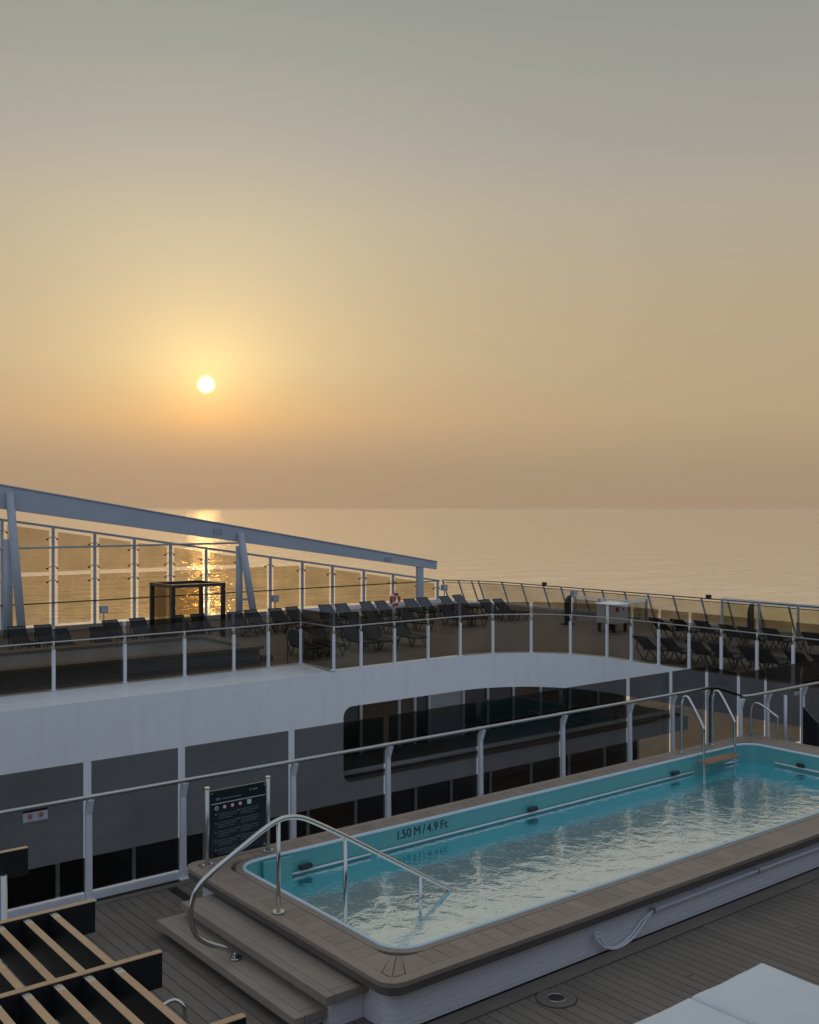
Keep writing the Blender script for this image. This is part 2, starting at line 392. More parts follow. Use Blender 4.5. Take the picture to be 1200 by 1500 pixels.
# far deck, round the end of the canyon and out to the stern
arc = [(21.9 + 3.4 * math.cos(R(a)), 21.6 + 3.4 * math.sin(R(a))) for a in range(90, -1, -9)]
def edge_path(off):
    """the canyon edge from the jog on, moved outwards (away from the canyon) by off"""
    a2 = [(21.9 + (3.4 + off) * math.cos(R(a)), 21.6 + (3.4 + off) * math.sin(R(a))) for a in range(90, -1, -9)]
    return [(17.1, CAN_V + off)] + a2 + [(END_U + off, 11.46)]
e_ = edge_path(.05)
poly = [(-8, FAR_V - .02), (17.1, FAR_V - .02)] + e_ + [(END_U + .05, -8), (STERN_U, -8), (STERN_U, SIDE_V + .6), (-8, SIDE_V + .6)]
o = MB().prism(poly, -.28, 0).build('far_deck', 'far_deck_wood'); struct(o)
o = MB().prism([(-8, NEAR_V), (33.5, NEAR_V), (33.5, CAN_V + 3), (-8, CAN_V + 3)], -14.2, -14).build('promenade_floor', 'far_deck_wood'); struct(o)

# ================================================================== THE CANYON WALL (white superstructure with window bands)
wall = thing('superstructure_wall', (10, CAN_V, -4), 'long white ship wall with a rounded opening and dark window bands', 'wall')
poly = [(-8, -3.86), (33.6, -3.86), (33.6, -3.34), (17.75, -3.34)]
poly += [(17.70 + .34 * math.cos(R(a)), -3.0 + .34 * math.sin(R(a))) for a in range(260, 179, -16)]
poly += [(17.66 + .30 * math.cos(R(a)), -1.39 + .30 * math.sin(R(a))) for a in range(180, 89, -15)]
poly += [(21.9, -1.09), (21.9, -.04), (-8, -.04)]
MB().prism_y(poly, CAN_V, CAN_V + .16).build('wall_panel', 'white_paint', wall)
ap = edge_path(0)[1:]; ai = edge_path(.16)[1:]
MB().ring(ap, ai, -1.09, -.002, closed=False).build('curved_fascia', 'white_paint', wall, smooth=False)
MB().add([(-8, CAN_V + .002, -.07), (17.1, CAN_V + .002, -.07), (17.1, FAR_V + .02, -.004), (-8, FAR_V + .02, -.004)], [(0, 1, 2, 3)]).build('ledge', 'white_paint', wall)
MB().box(17.08, 21.9, CAN_V, CAN_V + .30, -.038, .002).build('ledge', 'white_paint', wall)
for z_ in (-.42, -3.40): MB().box(-8, 33.5 if z_ < -3 else 21.8, CAN_V - .004, CAN_V - .001, z_ - .012, z_ + .012).build('weld_seam', 'white_paint', wall)
for x_ in (1.4, 4.6, 7.9, 11.2, 14.3): MB().box(x_ - .009, x_ + .009, CAN_V - .0035, CAN_V - .0005, -3.38, -.44).build('weld_seam', 'white_paint', wall)
MB().tube([(17.42, CAN_V + .28, -3.10), (20, CAN_V + .24, -3.10), (33.5, CAN_V + .24, -3.10)], .075, 10).build('balcony_rail', 'white_paint', wall, smooth=True)
# soffit of the aft bridge, recess floor, ceiling and lower soffits
MB().prism([(END_U + .16, 11.5), (STERN_U - .2, 11.5), (STERN_U - .2, CAN_V + 3), (17.4, CAN_V + 3), (17.4, CAN_V + .16)] + list(reversed(ai[:-1]))[::-1], -1.06, -.9).build('soffit', 'white_paint', wall)
MB().box(17.3, 33.5, CAN_V + .17, CAN_V + 2.9, -3.33, -3.26).build('balcony_floor', 'far_deck_wood', wall)
MB().box(-8, 33.5, CAN_V + .17, CAN_V + 2.6, -3.80, -3.72).build('soffit', 'white_paint', wall)
def window_row(us, v, z0, z1, fills):
    for i, (a, b_) in enumerate(zip(us, us[1:])):
        w = MB().box(a + .05, b_ - .05, v, v + .04, z0, z1).build('window_pane', fills[i % len(fills)], wall)
    for a in us:
        MB().box(a - .05, a + .05, v - .06, v + .05, z0, z1).build('mullion', 'white_steel', wall)
window_row([17.42, 18.5, 19.76, 21.33, 22.0, 22.63, 24.18, 25.34, 26.6, 28.0, 29.6, 31.2, 32.8], 27.5, -3.25, -1.07,
           ['room_dark', 'room_dark', 'curtain', 'curtain', 'room_dark', 'panel_pale', 'room_dark', 'room_dark', 'curtain', 'room_dark', 'room_dark', 'curtain'])
MB().box(17.2, 17.33, CAN_V + .17, 27.56, -3.25, -1.07).build('return_wall', 'white_paint', wall)
window_row([3.2, 5.3, 7.5, 9.69, 11.78, 13.9, 15.6, 17.4, 19.19, 21.63, 23.18, 25.0, 27.0, 29.0, 31.0, 33.0], 27.0, -6.7, -3.81,
           ['room_dark', 'curtain', 'room_dark', 'room_dark', 'room_dark', 'curtain'])
MB().box(-8, 33.5, CAN_V, CAN_V + 2, -7.6, -6.7).build('lower_band', 'white_paint', wall)
MB().box(-8, 33.5, CAN_V + 2, CAN_V + 2.2, -14, -7.6).build('lower_wall', 'room_dark', wall)
near_wall = MB().box(-8, 17.3, NEAR_V + .24, NEAR_V + .40, -14, -.302).build('canyon_wall', 'white_paint')
tag(near_wall, 'white canyon wall below the deck under the pool side glass barrier', 'wall')

# unseen upper deck front, added and glazed dark to shade the near deck
uf = thing('added_shade_front', (8, 1.5, 0), 'added dark front below the viewpoint, out of view, shading the near deck', 'wall')
for k in range(16):
    MB().box(-8 + 2.1 * k, -8 + 2.1 * k + 2.0, 1.30, 1.37, 0, 2.9).build('window_pane', 'room_dark', uf)
    MB().box(-8 + 2.1 * k + 2.001, -8 + 2.1 * k + 2.099, 1.26, 1.40, 0, 2.9).build('mullion', 'lamp_grey', uf)
MB().box(-8.1, 26, .9, 1.45, 2.901, 3.08).build('shade_front_cap', 'lamp_grey', uf)

# ================================================================== GLASS BARRIERS
def barrier_span(t, a, b, side, gm, z0=.12, z1=1.66, gap=.05):
    """one tinted panel from post a to post b"""
    a = Vector((*a, 0)); b = Vector((*b, 0)); d = (b - a).normalized()
    a2 = a + d * gap; b2 = b - d * gap; zc = (z0 + z1) / 2
    return MB().bar((a2.x, a2.y, zc), (b2.x, b2.y, zc), .014, z1 - z0).build('glass_panel', gm, t, loc=((a2.x + b2.x) / 2, (a2.y + b2.y) / 2, 0), bev=.003, seg=1)
def barrier_post(t, p, nrm, railz, w=.075, deep=.06, flare=True):
    """white post standing on the viewer's side of the glass (nrm), its head flaring out to carry the tube"""
    p = Vector((*p, 0)); n = Vector((*nrm, 0)).normalized(); x = Vector((n.y, -n.x, 0))
    prof = [(.015, 0), (.015 + deep, 0), (.015 + deep, .10), (.015 + deep * .8, railz - .22), (.05 + deep, railz - .09), (.135, railz - .035), (.06, railz - .035), (.015, railz - .12)] if flare else [(.015, 0), (.015 + deep, 0), (.015 + deep, railz - .04), (.015, railz - .04)]
    m = MB(); k = len(prof)
    m.add([p + n * a - x * w / 2 + Vector((0, 0, z)) for a, z in prof] + [p + n * a + x * w / 2 + Vector((0, 0, z)) for a, z in prof],
          [tuple(range(k)), tuple(range(2 * k - 1, k - 1, -1))] + [((i + 1) % k, i, k + i, k + (i + 1) % k) for i in range(k)])
    # foot plate
    q = p + n * (.03 + deep / 2)
    m.bar(q - x * .07 + Vector((0, 0, .011)), q + x * .07 + Vector((0, 0, .011)), .12, .022)
    o = m.build('post', 'white_steel', t, loc=(p.x, p.y, 0), bev=.004, seg=1)
    return o
RAIL = 1.26
nb = thing('glass_barrier', (10, NEAR_V, 0), 'smoked glass barrier with white posts and steel handrail behind the turquoise pool', 'barrier')
nu = [1.6, 3.3, 4.75, 5.98, 7.62, 9.25, 11.08, 12.95, 14.68, 15.9, 17.0]
GV = NEAR_V + .02
for a, b_ in zip(nu, nu[1:]):
    barrier_span(nb, (a, GV), (b_, GV), -1, 'smoked_glass')
for a in nu: barrier_post(nb, (a, GV), (0, -1), RAIL)
J = [(17.0, GV), (16.75, 11.34)]
rp = [(16.75, 11.34), (17.62, 11.34), (18.85, 11.34), (20.4, 11.34), (22.0, 11.34), (23.6, 11.34), (25.15, 11.34)]
barrier_span(nb, J[0], J[1], -1, 'smoked_glass')
for a, b_ in zip(rp, rp[1:]): barrier_span(nb, a, b_, -1, 'smoked_glass')
for a in rp: barrier_post(nb, a, (0, -1), RAIL - .03)
MB().tube([(0.5, GV - .10, RAIL), (9, GV - .10, RAIL), (16.98, GV - .10, RAIL), (17.05, GV - .13, RAIL - .003), (17.06, GV - .19, RAIL - .006), (16.86, 11.32, RAIL - .03), (16.88, 11.26, RAIL - .03), (16.98, 11.24, RAIL - .03), (25.2, 11.24, RAIL - .03)], .03, 12).build('handrail', 'satin_steel', nb, smooth=True)
for a, b_ in zip(nu[:4], nu[1:5]):
    MB().box(a + .04, b_ - .04, GV - .045, GV + .03, .002, .10).build('base_rail', 'white_steel', nb, bev=.005)

fb = thing('glass_barrier', (17, CAN_V, 0), 'curving smoked glass railing with slim white posts along the top of the white wall', 'barrier')
fl = [3.5, 5.5, 7.5, 9.52, 11.45, 13.2, 14.75, 15.9, 17.05]
fpts = [(a, FAR_V + .02) for a in fl] + [(17.1, CAN_V + .12)]
off = .12
fpts2 = [(18.05, 25.12), (19.3, 25.12), (20.62, 25.12), (21.95, 25.12)]
for a in (69, 48, 27, 6): fpts2.append((21.9 + (3.4 + off) * math.cos(R(a)), 21.6 + (3.4 + off) * math.sin(R(a))))
fpts2 += [(END_U + off, v) for v in (21.0, 19.95, 18.85, 17.75, 16.6, 15.5, 14.4, 13.3, 12.2)]
fall = fpts + fpts2
for a, b_ in zip(fall, fall[1:]): barrier_span(fb, a, b_, -1, 'far_smoked_glass', z0=.04)
for i, a in enumerate(fall):
    p0 = fall[max(i - 1, 0)]; p1 = fall[min(i + 1, len(fall) - 1)]
    if i in (8, 9): n = (-.5, -.9)
    else: n = ((p1[1] - p0[1]), -(p1[0] - p0[0]))
    barrier_post(fb, a, n, RAIL - .16, w=.085, deep=.05, flare=False)
    l = math.hypot(*n)
    MB().tube([(a[0] + n[0] / l * .04, a[1] + n[1] / l * .04, RAIL - .20), (a[0] + n[0] / l * .04, a[1] + n[1] / l * .04, RAIL)], .022, 8).build('rail_bracket', 'steel', fb, smooth=True)
MB().tube([(a[0] + (0 if i < 10 else 0), a[1] - .035 if i < 14 else a[1], RAIL) if i < 14 else (a[0] - .035, a[1], RAIL) for i, a in enumerate(fall)], .018, 8).build('handrail', 'satin_steel', fb)

# ================================================================== WINDSCREEN ALONG THE SHIP'S SIDE
ws = thing('glass_windscreen', (22, SIDE_V, 0), 'tall bronze glass windscreen on pale posts, its top sloping down to the stern', 'windscreen')
def ws_top(u): return 4.29 - .1495 * (u - 12.21)
wu = [7.3, 8.95, 10.6, 12.28, 14.2, 15.85, 17.5, 19.08, 20.71, 22.34, 23.85, 25.52, 27.16, 28.95, 30.69, 32.35, 33.5]
for a in wu:
    MB().box(a - .045, a + .045, SIDE_V - .06, SIDE_V + .06, 0, ws_top(a) - .04).build('post', 'girder_paint', ws, bev=.01, seg=1)
MB().bar((6.5, SIDE_V, ws_top(6.5)), (33.6, SIDE_V, ws_top(33.6)), .11, .09).build('top_rail', 'girder_paint', ws)
for a, b_ in zip(wu, wu[1:]):
    g0, g1 = a + .22, b_ - .12
    for z0, zf in ((.25, None), (2.27, 1)):
        t0, t1 = ws_top(g0) - .16, ws_top(g1) - .16
        if zf is None: t0, t1 = min(t0, 2.12), min(t1, 2.12)
        if t1 - z0 < .25: continue
        MB().prism_y([(g0, z0), (g1, z0), (g1, t1), (g0, t0)], SIDE_V + .10, SIDE_V + .115).build('glass_panel', 'bronze_glass', ws)
for a in wu:
    hz = [z for z in (1.92, 2.45, ws_top(a) - .42) if z < ws_top(a) - .35 and z > .5]
    if ws_top(a) < 3.0: hz = [ws_top(a) - .35]
    for z in hz:
        m = MB()
        for s in (-1, 1):
            m.tube([(a, SIDE_V, z + .03), (a + s * .10, SIDE_V + .02, z + .02), (a + s * .20, SIDE_V + .08, z - .06)], .014, 6)
            m.tube([(a + s * .20, SIDE_V + .07, z - .06), (a + s * .20, SIDE_V + .13, z - .06)], .035, 8)
        m.build('spider_fitting', 'frame_dark', ws, smooth=True)
MB().tube([(6.5, SIDE_V - .14, 1.08), (33.4, SIDE_V - .14, 1.10)], .025, 8).build('handrail', 'frame_dark', ws, smooth=True)
MB().tube([(6.5, SIDE_V - .14, 3.2), (22.3, SIDE_V - .14, 3.22)], .04, 8).build('tie_rail', 'girder_paint', ws, smooth=True)
MB().box(6.5, 33.6, SIDE_V - .1, SIDE_V + .12, 0, .16).build('base_kerb', 'white_paint', ws)

gd = thing('roof_girder', (22, 38.8, 0), 'blue grey box girder sloping down to the stern on columns and leaning struts', 'girder')
GY = 38.8
MB().prism_y([(5, 5.68), (32.35, 1.76), (32.35, 2.12), (5, 5.54 + 1.14)], GY - .12, GY + .12).build('beam', 'girder_paint', gd, bev=.012)
MB().prism_y([(5, 6.685), (32.37, 2.123), (32.37, 2.165), (5, 6.725)], GY - .17, GY + .17).build('top_flange', 'girder_paint', gd)
for (xc, xs0, ys0, xs1) in ((12, 14, 722, 31), (351, 352, 780, 371)):
    uc = V(xc, 800, GY)[0]
    MB().tube([(uc, GY + .02, .0), (uc, GY + .02, V(xc, 790 if xc < 100 else 800, GY)[2])], .16 if xc < 100 else .15, 14).build('column', 'girder_paint', gd, smooth=True)
    p1 = V(xs0, ys0, GY - .2); p0 = P(xs1 + .5, 922 if xc < 100 else 902, 0.0)
    foot = V(xs1, 915 if xc < 100 else 895, GY - .6); top = Vector(p1); dirv = (Vector(foot) - top); q = top + dirv * (top.z / (top.z - foot[2]))
    MB().tube([tuple(q), tuple(top)], .15, 14).build('strut', 'girder_paint', gd, smooth=True)
    zt = .9 if xc > 100 else 1.9
    fr_ = (top.z - zt) / (top.z - q.z); m_ = top + (q - top) * fr_
    MB().tube([(uc, GY, m_.z), (m_.x, m_.y, m_.z)], .05, 8).build('tie', 'girder_paint', gd, smooth=True)
uc = V(615, 800, GY)[0]
MB().box(uc - .16, uc + .16, GY - .1, GY + .1, 0, 2.0).build('column', 'girder_paint', gd, bev=.01)
for xx, yy, w in ((319, 779, .2), (568, 820, .2)):
    q = V(xx, yy, GY - .121); MB().box(q[0] - w, q[0] + w, GY - .145, GY - .122, q[2] - .12, q[2] + .12).build('cover_plate', 'lamp_grey', gd)

# ================================================================== STERN RAIL
sr = thing('stern_railing', (34.5, 30, 0), 'low stern railing of leaning posts with clear panels along the sea', 'railing')
tops = [P(x, y, 1.12) for x, y in ((643, 851), (668, 849.5), (693, 849.5), (711, 851), (735, 853.5), (760, 856), (786, 859), (813, 861), (847, 863.5), (879, 865.5), (914, 868), (951, 870.5), (988, 873.5), (1027, 877), (1067, 880), (1107, 884), (1148, 888), (1191, 892), (1240, 897), (1290, 902))]
def stern_u(v): return 34.85 - max(0, v - 36.5) ** 2 * .11
tp = [(stern_u(t[1]) if t[1] < 39 else t[0], min(t[1], 39.7)) for t in tops]
tp[0] = (33.6, 39.75); tp[1] = (34.0, 39.0); tp[2] = (34.25, 38.3)
for i, (a, b_) in enumerate(zip(tp, tp[1:])):
    A0 = Vector((a[0] + .42, a[1], .14)); A1 = Vector((a[0] + .04, a[1], 1.02)); B0 = Vector((b_[0] + .42, b_[1], .14)); B1 = Vector((b_[0] + .04, b_[1], 1.02))
    t_ = Vector((.012, 0, .004))
    MB().add([A0, B0, B1, A1, A0 + t_, B0 + t_, B1 + t_, A1 + t_], [(0, 1, 2, 3), (7, 6, 5, 4), (0, 4, 5, 1), (1, 5, 6, 2), (2, 6, 7, 3), (3, 7, 4, 0)]).build('glass_panel', 'clear_glass', sr)
for a in tp:
    MB().bar((a[0] + .48, a[1], 0), (a[0], a[1], 1.13), .06, .05, up=(1, 0, 0)).build('post', 'lamp_grey', sr)
MB().tube([(a[0], a[1], 1.14) for a in tp], .024, 8).build('top_rail', 'frame_dark', sr, smooth=True)
MB().tube([(a[0] + .04, a[1], 1.03) for a in tp], .016, 8).build('mid_rail', 'frame_dark', sr, smooth=True)
MB().ring([(a[0] + .75, a[1]) for a in tp], [(a[0] + .25, a[1]) for a in tp], .0, .10, closed=False).build('base_kerb', 'white_paint', sr)

# ================================================================== POOL
CZ = .52
OU = (5.52, 17.0, 7.25, 11.27); IN_ = (6.0, 16.32, 7.76, 10.86)
pool = thing('swimming_pool', (11, 9.3, 0), 'raised rectangular turquoise pool with grey brown board coping and pale scaled plinth', 'pool')
MB().ring(rrect(5.66, 16.86, 7.40, 11.14, .16), rrect(5.9, 16.5, 7.6, 11.0, .1), 0, .42).build('plinth_wall', 'scale_mosaic', pool, smooth=False)

n_ = 8
outer = rrect(*OU, .19, n_); out2 = rrect(OU[0] + .12, OU[1] - .12, OU[2] + .12, OU[3] - .12, .07, n_)
inn = rrect(IN_[0] - .005, IN_[1] + .005, IN_[2] - .005, IN_[3] + .005, .30, n_)
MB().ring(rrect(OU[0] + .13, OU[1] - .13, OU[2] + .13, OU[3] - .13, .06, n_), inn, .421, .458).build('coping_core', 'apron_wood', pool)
inn2 = rrect(IN_[0] - .10, IN_[1] + .10, IN_[2] - .10, IN_[3] + .10, .38, n_)
def ring_sides(lo, li, z0, z1, name, mats):
    n = len(lo); per = n_ + 1
    for sdx in range(4):
        a = sdx * per + n_ // 2; idx = [(a + j) % n for j in range(per + 1)]
        o = MB().ring([lo[i] for i in idx], [li[i] for i in idx], z0, z1, closed=False).build(name, mats[sdx % 2], pool, bev=.005)
ring_sides(outer, out2, .472, CZ, 'edge_board', ('coping_wood_cross', 'coping_wood'))
out_a = rrect(OU[0] + .008, OU[1] - .008, OU[2] + .008, OU[3] - .008, .182, n_)
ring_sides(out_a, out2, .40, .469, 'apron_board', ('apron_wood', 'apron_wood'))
ring_sides(inn2, inn, .46, CZ, 'inner_board', ('coping_wood_cross', 'coping_wood'))
def coping_plank(poly, m): MB().prism(poly, .46, CZ - .003).build('coping_plank', m, pool, loc=(*poly[0], CZ), bev=.003, seg=1)
step = .20; g = .003
x = OU[0] + .62
while x < OU[1] - .72:
    x1 = min(x + step, OU[1] - .70)
    coping_plank([(x + g, OU[2] + .125), (x1 - g, OU[2] + .125), (x1 - g, IN_[2] - .105), (x + g, IN_[2] - .105)], 'coping_wood')
    coping_plank([(x + g, IN_[3] + .105), (x1 - g, IN_[3] + .105), (x1 - g, OU[3] - .125), (x + g, OU[3] - .125)], 'coping_wood')
    x = x1
y = OU[2] + .64
while y < OU[3] - .55:
    y1 = min(y + step, OU[3] - .53)
    coping_plank([(OU[0] + .125, y + g), (IN_[0] - .105, y + g), (IN_[0] - .105, y1 - g), (OU[0] + .125, y1 - g)], 'coping_wood_cross')
    coping_plank([(IN_[1] + .105, y + g), (OU[1] - .125, y + g), (OU[1] - .125, y1 - g), (IN_[1] + .105, y1 - g)], 'coping_wood_cross')
    y = y1
# mitred corner boards: follow the two rings between the last cross planks
for (cu, cv, su, sv) in ((OU[0], OU[2], 1, 1), (OU[1], OU[2], -1, 1), (OU[0], OU[3], 1, -1), (OU[1], OU[3], -1, -1)):
    ox = cu + su * .125; oy = cv + sv * .125
    ix = (IN_[0] - .105) if su > 0 else (IN_[1] + .105); iy = (IN_[2] - .105) if sv > 0 else (IN_[3] + .105)
    ex = cu + su * (.62 if su > 0 else .70) - su * g; ey = cv + sv * (.64 if sv > 0 else .53) - sv * g
    # corner of the inner ring is rounded: cut it at 45 degrees
    ix2 = ix + su * .20; iy2 = iy + sv * .20
    d = .05
    A = [(ox + su * (d + .06), oy), (ex, oy), (ex, iy), (max(ix2, ex) if su < 0 else max(ix2, ex), iy)]
    ccw = lambda q: q if sum(q[i][0] * q[(i + 1) % len(q)][1] - q[(i + 1) % len(q)][0] * q[i][1] for i in range(len(q))) > 0 else q[::-1]
    mid_i = (ix + su * .08, iy + sv * .08)
    coping_plank(ccw([(ox + su * .16, oy + sv * .002), (ex, oy), (ex, iy), (ix + su * .17, iy + sv * .01), (mid_i[0] + su * .03, mid_i[1] - sv * .04)]), 'coping_wood')
    coping_plank(ccw([(ox + su * .002, oy + sv * .16), (mid_i[0] - su * .04, mid_i[1] + sv * .03), (ix + su * .01, iy + sv * .17), (ix, ey), (ox, ey)]), 'coping_wood_cross')
    coping_plank(ccw([(ox + su * .02, oy + sv * .02), (ox + su * .155, oy + sv * .008), (mid_i[0] + su * .027, mid_i[1] - sv * .045), (mid_i[0] - su * .002, mid_i[1] - sv * .006)]), 'coping_wood_cross')
    coping_plank(ccw([(ox + su * .018, oy + sv * .026), (mid_i[0] - su * .006, mid_i[1] - sv * .002), (mid_i[0] - su * .045, mid_i[1] + sv * .027), (ox + su * .008, oy + sv * .155)]), 'coping_wood_cross')
# shell: walls, floor, white rim, bench
PB = -1.1
sh = rrect(*IN_, .29, n_); sh_o = rrect(IN_[0] - .05, IN_[1] + .05, IN_[2] - .05, IN_[3] + .05, .33, n_)
MB().ring(sh_o, sh, PB, .50).build('shell_wall', 'pool_shell', pool, smooth=False)
MB().prism(rrect(IN_[0] - .04, IN_[1] + .04, IN_[2] - .04, IN_[3] + .04, .32, n_), PB - .08, PB).build('pool_floor', 'pool_shell', pool)
WL = .22
rim_c = rrect(IN_[0] - .004, IN_[1] + .004, IN_[2] - .004, IN_[3] + .004, .295, n_)
MB().tube([(a, b_, CZ - .004) for a, b_ in rim_c], .022, 8, closed=True).build('rim', 'pool_rim', pool, smooth=True)
MB().box(IN_[0] + .003, IN_[0] + .55, IN_[2] + .1, IN_[3] - .1, PB, .02).build('bench', 'pool_shell', pool, bev=.03)
MB().box(IN_[0] + .003, IN_[0] + .95, IN_[2] + .1, IN_[3] - .1, PB, -.40).build('bench', 'pool_shell', pool, bev=.03)
MB().tube([(8.05, IN_[3] - .022, .255), (14.72, IN_[3] - .022, .255)], .014, 8).build('light_strip', 'strip_white', pool, smooth=True)
MB().tube([(15.6, IN_[3] - .022, .255), (15.98, IN_[3] - .022, .255)], .014, 8).build('light_strip', 'strip_white', pool, smooth=True)
MB().tube([(6.75, IN_[3] - .022, .255), (7.95, IN_[3] - .022, .255)], .014, 8).build('light_strip', 'strip_white', pool, smooth=True)
MB().tube([(IN_[1] - .022, 10.3, .27), (IN_[1] - .022, 8.1, .27)], .016, 8).build('light_strip', 'strip_white', pool, smooth=True)
for (uu, vv, ax) in ((6.95, IN_[3] - .03, 0), (10.87, IN_[3] - .03, 0), (14.2, IN_[3] - .03, 0), (IN_[1] - .03, 9.85, 1)):
    q = (.10, .045) if ax == 0 else (.045, .10)
    MB().box(uu - q[0], uu + q[0], vv - q[1], vv + q[1] * .4, .285, .345).build('skimmer_mouth', 'rubber', pool, bev=.03, seg=3)
MB().box(6.35, 6.75, IN_[3] - .06, IN_[3] - .002, -.2, .49).build('corner_block', 'pool_shell', pool, bev=.01)
def lettering(name, body, size, loc, rot, m, parent):
    cu = bpy.data.curves.new(name, 'FONT'); cu.body = body; cu.size = size; cu.extrude = .001; cu.align_x = 'CENTER'; cu.align_y = 'BOTTOM_BASELINE'
    ob = bpy.data.objects.new(name, cu); C.objects.link(ob)
    bpy.context.view_layer.update()
    me = bpy.data.meshes.new_from_object(ob); bpy.data.objects.remove(ob)
    me.name = name; me.materials.clear(); me.materials.append(M[m])
    o = bpy.data.objects.new(name, me); C.objects.link(o); o.rotation_euler = rot
    o.location = Vector(loc) - (world_loc(parent) if parent else Vector((0, 0, 0))); o.parent = parent
    return o
xs_ = 8.39
for ch, adv in (('1', .052), ('.', .034), ('5', .076), ('0', .092), (' ', .03), ('M', .128), (' ', .022), ('/', .060), (' ', .022), ('4', .076), ('.', .036), ('9', .088), (' ', .026), ('F', .082), ('t', .06)):
    if ch != ' ': lettering('depth_character', ch, .165, (xs_ + adv / 2, IN_[3] - .004, .345), (R(90), 0, 0), 'text_black', pool)
    xs_ += adv
water = MB().prism(rrect(IN_[0] + .001, IN_[1] - .001, IN_[2] + .001, IN_[3] - .001, .289, n_), WL - .01, WL)
o = MB().add([(a, b_, WL) for a, b_ in rrect(IN_[0] - .01, IN_[1] + .01, IN_[2] - .01, IN_[3] + .01, .295, n_)], [tuple(range(4 * (n_ + 1)))]).build('pool_water', 'pool_water'); struct(o)

# steps up to the coping
st = thing('pool_steps', (5.2, 9.2, 0), 'two grey brown timber steps climbing to the coping of the raised pool', 'steps')
def step_(u0, u1, v0, v1, z):
    MB().box(u0, u0 + .10, v0, v1, z - .085, z).build('nosing_board', 'step_wood', st, bev=.006)
    nb_ = 2; w = (u1 - u0 - .10) / nb_
    for i in range(nb_):
        MB().box(u0 + .104 + i * w, u0 + .10 + (i + 1) * w - .003, v0 + .104, v1 - .104, z - .05, z - .001).build('tread_board', 'step_wood', st, bev=.003, seg=1)
    for q0, q1 in ((v0, v0 + .10), (v1 - .10, v1)):
        MB().box(u0 + .104, u1, q0 + .001, q1 - .001, z - .085, z - .002).build('end_board', 'step_wood', st, bev=.004, seg=1)
step_(4.95, 5.45, 7.88, 10.73, .175)
step_(5.19, 5.68, 7.74, 10.62, .348)
MB().box(5.10, 5.64, 7.98, 10.62, .0, .09).build('riser', 'scale_mosaic', st)
MB().box(5.30, 5.655, 7.83, 10.50, .0, .258).build('side_cheek', 'scale_mosaic', st)

# curved steel rail into the water
hr = thing('pool_handrail', (5.6, 9.3, CZ), 'curved polished steel handrail sweeping from the steps down into the water', 'handrail')
pts = [V(x, y, 9.3) for x, y in ((341, 1396), (330, 1389), (300, 1381), (286, 1370), (279, 1350), (279, 1326), (288, 1300), (312, 1276), (345, 1249), (390, 1212), (408, 1201), (424, 1196.5), (440, 1197), (458, 1203), (510, 1227), (580, 1263), (660, 1303), (720, 1334))]
MB().tube(smooth_path(pts, 2), .027, 14).build('tube', 'steel', hr, smooth=True)
b0 = P(343, 1403, .175)
MB().disc((b0[0], 9.3, .1755), .062, .022, 24).build('flange', 'steel', hr, smooth=True)
MB().tube([(b0[0], 9.3, .19), (pts[0][0], 9.3, pts[0][2])], .026, 12).build('foot', 'steel', hr, smooth=True)
for (x, zb, zt) in ((408, CZ, 1203), (506, -.05, 1226), (616, -.40, 1281)):
    t_ = V(x, zt, 9.3); MB().tube([(t_[0], 9.3, zb), (t_[0], 9.3, t_[2])], .022, 12).build('stanchion', 'steel', hr, smooth=True)
t_ = V(408, 1203, 9.3); MB().disc((t_[0], 9.3, CZ), .062, .02, 24).build('flange', 'steel', hr, smooth=True)

# steel ladder with a teak step
ld = thing('pool_ladder', (15.2, 10.9, CZ), 'steel pool ladder with two hooped rails and one teak tread', 'ladder')
for ub in (14.76, 15.64):
    path = [(ub, 11.12, CZ), (ub, 11.12, 1.36), (ub, 11.09, 1.46), (ub, 11.02, 1.50), (ub, 10.96, 1.47), (ub, 10.68, 1.04), (ub, 10.66, .96), (ub, 10.66, -.55)]
    MB().tube(smooth_path(path, 2), .024, 12).build('rail', 'steel', ld, smooth=True)
    MB().disc((ub, 11.12, CZ), .06, .02, 20).build('flange', 'steel', ld, smooth=True)
MB().box(14.74, 15.66, 10.56, 10.78, .42, .45).build('tread', 'teak', ld, bev=.006)
for z in (.12, -.12, -.36): MB().box(14.78, 15.62, 10.60, 10.74, z, z + .03).build('tread', 'rubber', ld, bev=.005)
gr = thing('grab_rail', (16.9, 11.1, CZ), 'short hooped steel grab rail at the end of the pool coping', 'handrail')
pa = P(1093, 1076, CZ); pb = P(1122, 1080, CZ)
MB().tube(smooth_path([(pa[0], 11.16, CZ), (pa[0], 11.16, .98), (pa[0] + .01, 11.13, 1.10), (pa[0] + .02, 11.05, 1.14), (pa[0] + .04, 10.95, 1.10), (pb[0] - .03, 10.72, .97), (pb[0], 10.66, .93), (pb[0], 10.66, .86), (pb[0], 10.66, CZ)], 2), .02, 10).build('tube', 'steel', gr, smooth=True)

